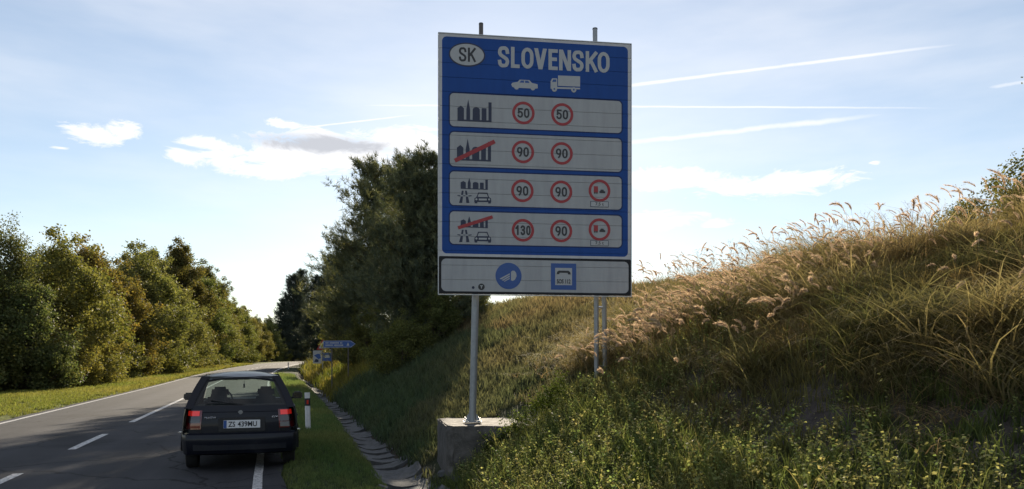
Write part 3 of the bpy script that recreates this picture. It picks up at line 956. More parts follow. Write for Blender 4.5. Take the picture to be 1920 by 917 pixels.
    MB().tube([(xt, 0.13, SH + 0.22), (xt, 0.13, SH + 0.235)], [0.035, 0.03], 14).build('post_cap', M['black'], lp)
    pl = MB().box(W(bx, by, 0.672), (0.26, 0.26, 0.014)).build('base_plate', M['galv'], root, bevel=0.003)
    for dx in (-0.1, 0.1):
        for dy in (-0.1, 0.1):
            c = Vector(W(bx, by, 0.68)) + Vector((dx, dy, 0))
            MB().tube([c, c + Vector((0, 0, .02))], 0.017, 6).tube([c + Vector((0, 0, .02)), c + Vector((0, 0, .05))], 0.009, 8).build('bolt', M['bolt'], pl)
    for a in (-1, 1):
        c = Vector(W(bx, by, 0.68)); g = MB()
        g.prism([(c.x + a * 0.05, c.z), (c.x + a * .125, c.z), (c.x + a * 0.05, c.z + 0.12)], c.y - .004, c.y + .004).build('gusset', M['galv'], pl)
    # right support: two slim legs tied by struts
    xr = sp(1120, 70)[0]
    gx, gy = 4.66, 10.62
    f0 = Vector(W(gx, gy, 0.95)); f1 = Vector((xr, 0.11, SH + 0.24))
    rp = MB().tube([f0, f1], 0.036, 14).build('post', M['galv'], root, smooth=True)
    MB().tube([f1, f1 + Vector((0, 0, .015))], [0.04, 0.036], 14).build('post_cap', M['black'], rp)
    b0 = Vector(W(gx + 0.22, gy + 0.17, 1.08)); b1 = Vector((xr + 0.14, 0.17, 0.95))
    MB().tube([b0, b0.lerp(b1, .9), b1], 0.036, 14).build('brace', M['galv'], root, smooth=True)
    def lerpz(a, b, z): return a.lerp(b, (z - a.z) / (b.z - a.z))
    zl = 1.49 - SIGN_LOC.z
    MB().tube([lerpz(f0, f1, zl + .10), lerpz(f0, f1, zl).lerp(lerpz(b0, b1, zl), .25), lerpz(b0, b1, zl - .015)], 0.012, 8).build('strut', M['bolt'], root, smooth=True)
    zl = 2.37 - SIGN_LOC.z
    MB().tube([lerpz(f0, f1, zl), lerpz(b0, b1, zl)], 0.016, 8).build('strut', M['bolt'], root, smooth=True)
    # clamps on the posts
    for z in (0.3, 1.2, 2.2, 3.2):
        for (a, b, r) in ((Vector(W(bx, by, .665)), Vector((xt, .13, SH + .2)), .057), (f0, f1, .041)):
            c = lerpz(a, b, z)
            MB().tube([c - Vector((0, 0, .025)), c + Vector((0, 0, .025))], r, 14).build('clamp', M['galv'], root)


build_sign()


def build_block():
    fl, bl = Vector((2.36, 10.38)), Vector((2.50, 11.95))
    d = Vector((0.995, -0.1)).normalized()
    fr, br = fl + d * 2.1, bl + d * 2.1
    mb = MB()
    z0, z1 = -0.55, 0.66
    cut = 0.05
    ring_ = [fl + Vector((-.01, .22)), fl + Vector((0.035, 0.0)), fr, br, bl]
    n = len(ring_)
    mb.add([(p.x, p.y, z0) for p in ring_] + [(p.x, p.y, z1) for p in ring_],
           [tuple(range(n - 1, -1, -1)), tuple(range(n, 2 * n))] + [(i, (i + 1) % n, (i + 1) % n + n, i + n) for i in range(n)])
    o = mb.build('concrete_foundation', M['concrete'], bevel=0.018, label='weathered concrete foundation block under the border sign post', cat='foundation')
    # chipped edges and an uneven cast surface
    bm = bmesh.new(); bm.from_mesh(o.data)
    bmesh.ops.subdivide_edges(bm, edges=[e for e in bm.edges if e.calc_length() > .25], cuts=14, use_grid_fill=True)
    rr = random.Random(9)
    bm.normal_update()
    for v in bm.verts:
        sharp = max((e.calc_face_angle(0) for e in v.link_edges), default=0) > .35
        n = float(fbm(np.array([v.co.x * 6 + v.co.z * 3]), np.array([v.co.y * 6 - v.co.z * 4]), 81)[0]) - .5
        v.co += v.normal * (n * .02 - (rr.random() ** 3 * .03 if sharp else 0))
    bm.to_mesh(o.data); bm.free()
    # a lower cast step along the front face
    MB().box((3.15, 10.29, -0.16), (1.3, 0.15, 0.5), rz=-0.1).build('cast_step', M['concrete'], o, bevel=0.015)


build_block()


# ------------------------------------------------------------------ delineator posts
def delineator(x, y, label, h=0.86):
    z = float(ground_z(x, y)) - 0.02
    prof = [(-0.06, 0.035), (0.0, -0.045), (0.06, 0.035)]
    b = MB()
    pf = [(-0.06, -0.02), (-0.035, -0.045), (0.035, -0.045), (0.06, -0.02), (0.03, 0.05), (-0.03, 0.05)]
    n = len(pf)
    V = [(a, c, 0) for a, c in pf] + [(a, c, h - (0.05 if c > 0 else 0.0)) for a, c in pf]
    b.add(V, [tuple(range(n - 1, -1, -1)), tuple(range(n, 2 * n))] + [(i, (i + 1) % n, (i + 1) % n + n, i + n) for i in range(n)])
    root = b.build('delineator_post', M['white_paint'], bevel=0.004, label=label, cat='delineator', group='roadside delineator posts')
    root.location = (x, y, z); root.rotation_euler = (rad(1), rad(-1.5), rad(4))
    band = MB(); s = 1.03
    pf2 = [(a * s, c * s) for a, c in pf]
    band.add([(a, c, h - 0.30) for a, c in pf2] + [(a, c, h - 0.13) for a, c in pf2],
             [tuple(range(n - 1, -1, -1)), tuple(range(n, 2 * n))] + [(i, (i + 1) % n, (i + 1) % n + n, i + n) for i in range(n)])
    bo = band.build('black_band', M['black'], root)
    MB().box((0, -0.050, h - 0.215), (0.04, 0.008, 0.09)).build('reflector', M['reflector'], bo, bevel=0.002)
    return root


M['reflector'] = plain('red_reflector', (0.5, 0.03, 0.02), 0.2, spec=0.7)
delineator(0.79, 17.9, 'white delineator post with red reflector on the verge beside the car')
delineator(1.95, 96.0, 'small distant white delineator post at the bend of the road')


# ------------------------------------------------------------------ distant signs
def arrow_sign():
    Y = 40.3
    z0 = float(ground_z(3.0, Y))
    root = empty('direction_sign', (2.98, Y, z0), rad(-8), label='distant blue arrow direction sign on two thin posts beside the bank', cat='road sign')
    gz = lambda x: float(ground_z(2.98 + x, Y)) - z0
    base = 2.25
    pts = [(-0.45, 0), (0.95, 0.02), (1.17, 0.2), (0.95, 0.38), (-0.45, 0.36)]
    b = MB().prism([(x, base + z) for x, z in pts], -0.02, 0.01).build('arrow_board', M['blue_print'], root)
    MB().prism([(x * .985 + 0.004, base + .19 + (z - .19) * .9) for x, z in pts], -0.0215, -0.0195).build('white_edge', M['white_print'], b)
    MB().prism([(x * .965 + 0.008, base + .19 + (z - .19) * .8) for x, z in pts], -0.0232, -0.021).build('blue_field', M['blue_print'], b)
    # two rows of small unreadable lettering and a symbol near the tip
    r = random.Random(3)
    for row, z in ((0, .21), (1, .09)):
        x = -0.34
        while x < 0.52:
            w = r.uniform(.03, .06)
            MB().box((x + w / 2, -0.0242, base + z + .04), (w * .8, 0.002, .075)).build('lettering', M['white_print'], b)
            x += w + .012
            if r.random() < .15: x += .05
    MB().prism([(0.72, base + .11), (.86, base + .11), (.79, base + .28)], -0.0252, -0.0226).build('arrow_symbol', M['white_print'], b)
    for x in (-0.02, 0.80):
        MB().tube([(x, 0.035, gz(x) - .1), (x, 0.035, base + .34)], 0.03, 10).build('post', M['galv_dark'], root, smooth=True)


arrow_sign()


def warning_sign():
    x, y = 3.6, 58.0
    z0 = float(ground_z(x, y))
    root = empty('warning_sign', (x, y, z0), rad(-6), label='distant warning triangle above white and blue plates on one post', cat='road sign')
    zt = 1.4
    MB().tube([(0, .04, -.1), (0, .04, zt + 1.35)], 0.035, 10).build('post', M['galv'], root, smooth=True)
    tri = lambda s, c: [(-.45 * s, zt + c - .39 * s), (.45 * s, zt + c - .39 * s), (0.0, zt + c + .39 * s)]
    t = MB().prism(tri(1, 1.0), -.01, .01).build('triangle', M['red_print'], root)
    MB().prism(tri(.66, .965), -.0125, -.009).build('white_field', M['white_print'], t)
    MB().box((0, -.0135, zt + .93), (.05, .004, .2)).build('black_symbol', M['black'], t)
    p = MB().box((-0.38, 0, zt + .08), (0.62, .02, .95)).build('white_plate', M['white_print'], root)
    MB().prism([(-.62, zt + .2), (-.35, zt + .32), (-.2, zt + .3), (-.12, zt + .0), (-.3, zt - .08)], -.014, -.009).build('blue_symbol', M['blue_print'], p)
    MB().prism([(-.62, zt - .3), (-.3, zt - .3), (-.3, zt - .12), (-.5, zt - .05)], -.014, -.009).build('black_symbol', M['navy_print'], p)
    q = MB().box((0.33, 0, zt + .1), (0.72, .02, .62)).build('blue_plate', M['blue_print'], root)
    MB().box((.33, -.0115, zt + .12), (.34, .004, .2)).build('white_symbol', M['white_print'], q)


warning_sign()


# ------------------------------------------------------------------ parked hatchback
def build_car():
    paint = plain('dark_blue_paint', (0.004, 0.006, 0.014), 0.4, spec=0.22, coat=0.18, noise=0.5, nscale=5, grime=(0.012, 0.012, 0.013))
    plastic = plain('black_plastic', (0.014, 0.014, 0.016), 0.6, noise=0.3, nscale=30)
    rubber = plain('tyre_rubber', (0.012, 0.012, 0.013), 0.85, bump=0.3, bscale=80)
    steel = plain('wheel_steel', (0.22, 0.22, 0.23), 0.45, metal=0.7)
    cloth = plain('seat_cloth', (0.02, 0.024, 0.032), 0.95)
    redlit = plain('red_lamp', (0.62, 0.02, 0.012), 0.15, spec=0.6, coat=0.6, emis=0.17)
    reddim = plain('dark_red_lamp', (0.13, 0.008, 0.010), 0.15, spec=0.6, coat=0.6)
    smoke = plain('smoked_lamp', (0.03, 0.022, 0.024), 0.15, spec=0.6, coat=0.6)
    clear = plain('clear_lamp', (0.20, 0.20, 0.21), 0.15, spec=0.6, coat=0.6)
    chrome = plain('chrome', (0.6, 0.6, 0.62), 0.2, metal=1.0)
    mirrorg = plain('mirror_glass', (0.16, 0.17, 0.19), 0.08, metal=1.0)
    platew = plain('plate_white', (0.62, 0.63, 0.65), 0.4)
    g, nt, b = new_mat('car_glass')
    nt.nodes.remove(b)
    tr = nt.nodes.new('ShaderNodeBsdfTransparent'); tr.inputs[0].default_value = (0.60, 0.68, 0.66, 1)
    gl = nt.nodes.new('ShaderNodeBsdfGlossy'); gl.inputs['Roughness'].default_value = 0.02
    lw = nt.nodes.new('ShaderNodeLayerWeight'); lw.inputs[0].default_value = 0.5
    fr = nt.nodes.new('ShaderNodeMapRange'); fr.inputs[1].default_value = 0.25; fr.inputs[2].default_value = 1.0; fr.inputs[3].default_value = 0.05; fr.inputs[4].default_value = 0.6
    pw_ = nt.nodes.new('ShaderNodeMath'); pw_.operation = 'POWER'; pw_.inputs[1].default_value = 3.0
    nt.links.new(lw.outputs['Facing'], pw_.inputs[0]); nt.links.new(pw_.outputs[0], fr.inputs[0])
    mx = nt.nodes.new('ShaderNodeMixShader')
    nt.links.new(fr.outputs[0], mx.inputs[0]); nt.links.new(tr.outputs[0], mx.inputs[1]); nt.links.new(gl.outputs[0], mx.inputs[2])
    nt.links.new(mx.outputs[0], nt.nodes['Material Output'].inputs[0])

    root = empty('parked_car', (-0.42, 11.62, 0.0), rad(0.6), label='dark blue hatchback parked on the road edge with its tail lights lit', cat='car')

    root.scale = (0.955, 1, 1)
    # side silhouette stations: y, half width at sill / waist, belt height, floor height
    ST = [(0.10, 0.76, 0.80, 0.90, 0.30), (0.25, 0.81, 0.825, 0.905, 0.26), (0.6, 0.83, 0.845, 0.905, 0.22), (1.1, 0.835, 0.845, 0.90, 0.20), (1.7, 0.835, 0.845, 0.90, 0.20),
          (2.4, 0.835, 0.845, 0.895, 0.20), (2.95, 0.83, 0.84, 0.90, 0.22), (3.4, 0.81, 0.825, 0.84, 0.24), (3.8, 0.77, 0.79, 0.76, 0.26), (4.02, 0.66, 0.70, 0.66, 0.30), (4.08, 0.52, 0.56, 0.56, 0.34)]
    body = MB()
    rings = []
    for (y, ws, ww, zb, zf) in ST:
        half = [(ws * .86, zf), (ws, zf + .07), (ww, .42), (ww + .008, .54), (ww, .64), (ww * .985, .78), (ww * .955, zb - .012), (ww * .93, zb)]
        rings.append([(-x, y, z) for x, z in half][::-1] + [(x, y, z) for x, z in half])
    m = len(rings[0])
    vs = [p for r in rings for p in r]; fs = []
    for i in range(len(rings) - 1):
        for k in range(m - 1):
            # leave wheel openings to the arches (drawn as dark liners)
            fs.append((i * m + k, i * m + k + 1, (i + 1) * m + k + 1, (i + 1) * m + k))
        if rings[i][0][1] >= 2.94:      # bonnet
            fs.append((i * m + m - 1, i * m, (i + 1) * m, (i + 1) * m + m - 1))
    fs.append(tuple((len(rings) - 1) * m + k for k in range(m)))
    body.add(vs, fs)
    bo = body.build('body', paint, root, smooth=True)
    # floor / interior tub and parcel shelf
    MB().box((0, 1.6, 0.25), (1.5, 2.7, 0.06)).build('floor', plastic, root)
    MB().box((0, 2.72, 0.80), (1.46, 0.42, 0.2), taper=0.95).build('dashboard', plastic, root, bevel=0.03)
    MB().grid(lambda u, v: (-0.70 + 1.4 * u, 0.16 + 0.42 * v, 0.885 - 0.01 * v), 2, 2).build('parcel_shelf', cloth, root)

    # tailgate below the glass, slightly bowed and raked
    def tail(u, v):
        x = -0.735 + 1.47 * u
        z = 0.50 + 0.42 * v
        bow = 0.075 * (abs(x) / 0.735) ** 2.4
        y = 0.03 + bow + 0.10 * max(0, v - .35) ** 1.6
        k = 1 - 0.06 * v
        return (x * k, y, z)
    tg = MB().grid(tail, 14, 8).build('tailgate', paint, root, smooth=True)
    # plate recess, plate and details
    MB().box((0.02, 0.030, 0.655), (0.66, 0.02, 0.20)).build('plate_recess', plastic, tg, bevel=0.006)
    pw, phh, pz = 0.52, 0.114, 0.662
    pl = MB().box((0.02, 0.014, pz), (pw, 0.008, phh)).build('number_plate', platew, root, bevel=0.002, label='white number plate reading ZS 439MU')
    MB().box((0.02 - pw / 2 + .024, 0.0092, pz), (0.044, 0.0016, phh - .006)).build('blue_band', M['blue_print'], pl)
    xs = 0.02 - pw / 2 + .068
    text_fit(pl, 'plate_letters', 'ZS', xs, xs + .098, pz - .038, pz + .038, 0.0088, M['black'], 0.02)
    text_fit(pl, 'plate_digits', '439MU', xs + .132, xs + .405, pz - .038, pz + .038, 0.0088, M['black'], 0.02)
    MB().tube([(0.0, 0.045, 0.83), (0.0, 0.038, 0.83)], 0.030, 20).build('emblem', steel, tg)
    MB().box((0.0, 0.036, 0.83), (0.07, .006, .012)).build('emblem_bar', steel, tg)
    r = random.Random(4)
    text_fit(tg, 'model_badge', 'ALMERA', -0.51, -0.34, 0.745, 0.772, 0.043, chrome, 0.015, depth=0.004)
    text_fit(tg, 'trim_badge', 'GX', 0.45, 0.545, 0.742, 0.768, 0.050, chrome, 0.02, depth=0.004)
    MB().tube([(0.03, 0.11, 0.935), (-0.42, 0.19, 1.0)], 0.008, 6).tube([(-0.1, 0.135, 0.955), (-0.5, 0.155, 0.965)], 0.007, 6).build('rear_wiper', plastic, tg)

    # tail lamps: upper red, smoked middle, lower row
    for sgn in (-1, 1):
        lamp = None
        def piece(z0, z1, mat, name, parent, prof=1.0, x0=.565, x1=0.80, off=0.0):
            def f(u, v):
                x = x0 + (x1 - x0) * u; z = z0 + (z1 - z0) * v
                kx = 1 - .06 * (z - .5) / .42
                y = 0.022 + 0.075 * (min(x, .735) / 0.735) ** 2.4 + .10 * max(0, (z - .5) / .42 - .35) ** 1.6 - off
                if x > .72: y += (x - .72) * 2.0
                return (sgn * x * kx, y - 0.006, z)
            mb = MB().grid(f, 8, 3)
            n = len(mb.v); mb.add([(a, bq + .05, c) for a, bq, c in mb.v], mb.f[:])
            return mb.build(name, mat, parent, smooth=True)
        lamp = piece(0.595, 0.862, reddim, 'tail_lamp', root)
        piece(0.785, 0.853, redlit, 'red_lens', lamp, off=.006, x0=.60 if sgn < 0 else .60, x1=.775)
        piece(0.69, 0.775, smoke, 'smoked_lens', lamp, off=.006, x0=.585, x1=.765)
        piece(0.61, 0.68, reddim if sgn < 0 else clear, 'lower_lens', lamp, off=.006, x0=.58, x1=.765 if sgn < 0 else .72)

    for sgn in (-1, 1):    # shut lines of the tailgate
        MB().tube([tuple(Vector(tail(.5 + sgn * .385, v)) + Vector((0, -.003, 0))) for v in (0.02, .25, .5)], .005, 5).build('shut_line', plastic, tg)
    MB().tube([tuple(Vector(tail(u, .80)) + Vector((0, -.001, 0))) for u in np.linspace(.08, .92, 13)], .006, 5).build('crease', paint, tg, smooth=True)
    MB().tube([tuple(Vector(tail(u, .015)) + Vector((0, -.002, 0))) for u in np.linspace(.05, .95, 13)], .006, 5).build('shut_line', plastic, tg)
    # rear bumper wrapping round the corners
    prof = [(0.30, .045), (0.235, .03), (0.22, 0.12)]
    def bump(u, v):
        a = -1 + 2 * u
        x = 0.845 * math.copysign(min(1, abs(a) * 1.18) ** 1.0, a)
        back = max(0, abs(a) - .80) / .20
        zz = [(0.545, 0.075), (0.535, 0.005), (0.52, -0.035), (0.455, -0.05), (0.40, -0.045), (0.32, -0.03), (0.25, 0.0), (0.225, 0.07)]
        t = v * (len(zz) - 1); i = min(int(t), len(zz) - 2); fr_ = t - i
        z = zz[i][0] * (1 - fr_) + zz[i + 1][0] * fr_; y = zz[i][1] * (1 - fr_) + zz[i + 1][1] * fr_
        bow = 0.085 * (abs(x) / .845) ** 3
        yy = y + bow + (0.62 * back if back > 0 else 0)
        xx = x * (1 - .015 - .05 * max(0, v - .45)) + math.copysign(0.012 * back, x)
        return (xx, yy, z)
    bp = MB().grid(bump, 44, 14).build('rear_bumper', paint, root, smooth=True)
    MB().grid(lambda u, v: (-.66 + 1.32 * u, -0.028 + .085 * (abs(-.66 + 1.32 * u) / .845) ** 3 - .012, .30 + .11 * v), 10, 2).build('bumper_insert', paint, bp)
    MB().tube([(0.33, 0.02, 0.275), (0.33, 0.30, 0.285)], 0.026, 14).build('exhaust_tip', chrome, root, smooth=True)
    MB().box((0.0, 0.35, 0.30), (1.1, .5, .16)).build('underbody', plastic, root, bevel=.03)
    for sgn in (-1, 1):
        MB().box((sgn * .845, 0.17, .557), (.045, .1, .012)).build('bumper_cap', chrome, bp, bevel=.004)

    # greenhouse: roof, pillars, glass
    RZ = 1.385
    def roof(u, v):
        x = -1 + 2 * u; y = 0.44 + 1.62 * v
        hw = 0.565 + 0.012 * math.sin(math.pi * v)
        z = RZ + 0.012 - 0.07 * abs(x) ** 2.4 - 0.05 * (2 * v - 1) ** 2 - (0.02 if v < .02 else 0)
        return (x * hw, y - (0.05 * (1 - abs(x) ** 2) if v < .1 else 0), z)
    mb = MB().grid(roof, 12, 10); mb.v = mb.v
    n = len(mb.v); inner = [(a * .985, bq, c - .03) for a, bq, c in mb.v]; ff = mb.f[:]
    mb.add(inner, ff)
    edge = [i for i in range(13)]
    for i in range(12): mb.add([mb.v[i], mb.v[i + 1], mb.v[n + i + 1], mb.v[n + i]], [(0, 1, 2, 3)])
    mb.build('roof', paint, root, smooth=True)
    def pillar(p0, p1, w0, w1, th, name, mat=paint, bowx=0.0):
        """bar between belt and roof; w = extent along y, th = across"""
        p0, p1 = Vector(p0), Vector(p1); mb = MB(); sec = []
        for t in (0, .25, .5, .75, 1):
            c = p0.lerp(p1, t); c.x += bowx * math.sin(math.pi * t); w = w0 + (w1 - w0) * t
            s_ = -1 if c.x < 0 else 1
            sec.append([(c.x - s_ * th, c.y - w / 2, c.z), (c.x, c.y - w / 2, c.z), (c.x, c.y + w / 2, c.z), (c.x - s_ * th, c.y + w / 2, c.z)])
        vs = [q for s_ in sec for q in s_]; fs = []
        for i in range(4):
            for k in range(4): fs.append((i * 4 + k, i * 4 + (k + 1) % 4, (i + 1) * 4 + (k + 1) % 4, (i + 1) * 4 + k))
        mb.add(vs, fs); return mb.build(name, mat, root, smooth=True)
    for sgn in (-1, 1):
        pillar((sgn * .785, .30, .885), (sgn * .575, .56, 1.335), .34, .20, .11, 'rear_pillar', bowx=sgn * .018)
        pillar((sgn * .785, 1.55, .885), (sgn * .58, 1.50, 1.345), .09, .08, .03, 'middle_pillar', plastic, bowx=sgn * .018)
        pillar((sgn * .775, 2.90, .885), (sgn * .57, 2.02, 1.335), .09, .07, .05, 'front_pillar', bowx=sgn * .015)
        MB().grid(lambda u, v: (sgn * ((.782 - .004) + (.575 - .782) * v + .014 * math.sin(math.pi * v)), .45 + (2.44 - .0) * u * (1 - .36 * v) + .13 * v, .885 + .455 * v), 10, 5).build('side_window', g, root, smooth=True)
        MB().tube([(sgn * .79, .2, .893), (sgn * .79, 1.5, .893), (sgn * .785, 2.95, .893)], .009, 6).build('window_trim', plastic, root)
        # mirrors
        mr = MB()
        mr.box((sgn * .93, 2.50, .955), (.19, .10, .125), taper=.86)
        mo = mr.build('door_mirror', paint, root, bevel=.025, smooth=True)
        MB().box((sgn * .935, 2.447, .955), (.14, .004, .085)).build('mirror_glass', mirrorg, mo, bevel=.001)
        MB().tube([(sgn * .80, 2.53, .90), (sgn * .90, 2.51, .92)], .018, 8).build('mirror_arm', plastic, mo)
        for y in (1.42, 0.62):
            MB().box((sgn * .852, y + .25, .72), (.02, .15, .03)).build('door_handle', plastic, root, bevel=.006)
    def rglass(u, v):
        a = -1 + 2 * u
        hw = .70 - .195 * v
        return (a * hw, .115 + .32 * v + .05 * a * a, .905 + .425 * v)
    MB().grid(rglass, 10, 6).build('rear_window', g, root, smooth=True)
    for sgn in (-1, 1):   # black glass border
        MB().grid(lambda u, v: (sgn * ((.70 - .195 * v) - .075 * u * (1 - .2 * v)), .110 + .32 * v + .05 * (1 - .1 * u), .905 + .425 * v), 2, 6).build('glass_border', plastic, root)
    MB().grid(lambda u, v: ((-1 + 2 * u) * (.52 - .01 * v), .418 + .05 * (-1 + 2 * u) ** 2 + .02 * v, 1.300 + .035 * v), 8, 1).build('glass_border', plastic, root)
    MB().grid(lambda u, v: ((-1 + 2 * u) * (.70 - .03 * v), .108 + .04 * v + .05 * (-1 + 2 * u) ** 2, .905 + .04 * v), 8, 1).build('glass_border', plastic, root)
    MB().grid(lambda u, v: ((-1 + 2 * u) * (.70 - .15 * v), 2.93 - .83 * v + .05 * (1 - (-1 + 2 * u) ** 2), .90 + .44 * v), 10, 6).build('windscreen', g, root, smooth=True)
    # seats and headrests
    for sgn in (-1, 1):
        st = MB().box((sgn * .37, 1.72, .66), (.50, .16, .60), taper=.84).build('front_seat', cloth, root, bevel=.05, smooth=True)
        MB().box((sgn * .37, 1.70, 1.055), (.30, .10, .17), taper=.85).build('headrest', cloth, st, bevel=.04, smooth=True)
    rs = MB().box((0, .72, .64), (1.30, .16, .50), taper=.95).build('rear_seat', cloth, root, bevel=.05, smooth=True)
    for sgn in (-1, 1):
        MB().box((sgn * .36, .70, .965), (.34, .10, .20), taper=.8).build('headrest', cloth, rs, bevel=.05, smooth=True)
    MB().box((.0, 2.32, 1.27), (.22, .03, .065)).build('rear_view_mirror', plastic, root, bevel=.012)
    MB().tube([(.0, 2.32, 1.23), (.0, 2.32, 1.16)], .004, 6).box((0, 2.32, 1.13), (.03, .01, .07)).build('hanging_tag', plastic, root)
    MB().box((-.30, 2.22, 1.285), (.42, .02, .10)).build('sun_visor', plastic, root, bevel=.008)
    MB().tube([(-.37 + .17 * math.cos(a), 2.35 + .05 * math.sin(a), .90 + .16 * math.sin(a)) for a in np.linspace(0, 2 * math.pi, 21)], .014, 6, cap=False).build('steering_wheel', plastic, root)
    # headlamps, grille, front plate for completeness
    for sgn in (-1, 1):
        MB().box((sgn * .52, 4.0, .60), (.30, .10, .14)).build('headlight', clear, root, bevel=.03)
    MB().box((0, 4.075, .55), (.5, .05, .1)).build('grille', plastic, root, bevel=.01)
    # wheels with arches
    for sgn in (-1, 1):
        for wy in (0.62, 3.15):
            R = .288
            w = MB(); c0 = Vector((sgn * .80, wy, R - .004))
            ax = Vector((sgn, 0, 0))
            def ringp(off, r_, n=28): return [c0 + ax * off + Vector((0, math.cos(2 * math.pi * k / n), math.sin(2 * math.pi * k / n))) * r_ for k in range(n)]
            n = 28
            sec = [(-.175, .19), (-.18, .255), (-.165, .28), (-.14, R), (-.03, R), (-.008, .28), (0.0, .25), (-.01, .19)]
            vs = [q for o_, r_ in sec for q in ringp(o_, r_)]; fs = []
            for i in range(len(sec)):
                j = (i + 1) % len(sec)
                for k in range(n): fs.append((i * n + k, i * n + (k + 1) % n, j * n + (k + 1) % n, j * n + k))
            w.add(vs, fs)
            wh = w.build('wheel', rubber, root, smooth=True)
            rm = MB(); vs = ringp(-.012, .19) + ringp(-.03, .12) + ringp(-.012, .05) + [c0 - ax * .012]
            fs = []
            for i in range(2):
                for k in range(n): fs.append((i * n + k, i * n + (k + 1) % n, (i + 1) * n + (k + 1) % n, (i + 1) * n + k))
            for k in range(n): fs.append((2 * n + k, 2 * n + (k + 1) % n, 3 * n))
            rm.add(vs, fs); rm.build('rim', steel, wh, smooth=True)
            ar = MB(); nn = 16
            P_ = [(sgn * .853, wy + math.cos(math.pi * k / nn) * .335, .27 + math.sin(math.pi * k / nn) * .335) for k in range(nn + 1)]
            Q_ = [(sgn * .853, wy + math.cos(math.pi * k / nn) * .3, .27 + math.sin(math.pi * k / nn) * .3) for k in range(nn + 1)]
            I_ = [(sgn * .6, q[1], q[2]) for q in Q_]
            ar.add(P_ + Q_ + I_, [(k, k + 1, nn + 2 + k, nn + 1 + k) for k in range(nn)] + [(nn + 1 + k, nn + 2 + k, 2 * nn + 3 + k, 2 * nn + 2 + k) for k in range(nn)])
            ar.build('wheel_arch', plastic, root)


build_car()


# ------------------------------------------------------------------ trees
def leaf_quads(C, size, rng, flat=0.35, out=None):
    """rhombic leaves at points C; returns V (n*4,3), F (n*2,3)"""
    n = len(C)
    a = rng.normal(size=(n, 3)); a[:, 2] *= 0.7
    if out is not None: a = a * 0.8 + out * 0.3
    a /= np.linalg.norm(a, axis=1, keepdims=True)
    b = rng.normal(size=(n, 3)); b -= a * (a * b).sum(1, keepdims=True); b /= np.linalg.norm(b, axis=1, keepdims=True)
    c = np.cross(a, b)
    s = (size * rng.uniform(0.65, 1.3, n))[:, None]
    P0 = C - a * s * 0.55; P1 = C + b * s * 0.36 + c * s * 0.1; P2 = C + a * s * 0.55; P3 = C - b * s * 0.36 + c * s * 0.1
    V = np.stack([P0, P1, P2, P3], 1).reshape(-1, 3)
    k = np.arange(n) * 4
    F = np.concatenate([np.stack([k, k + 1, k + 2], -1), np.stack([k, k + 2, k + 3], -1)])
    return V, F


def tube_np(mb, pts, r0, r1, n=6):
    k = len(pts)
    mb.tube(pts, [r0 + (r1 - r0) * i / (k - 1) for i in range(k)], n, cap=False)


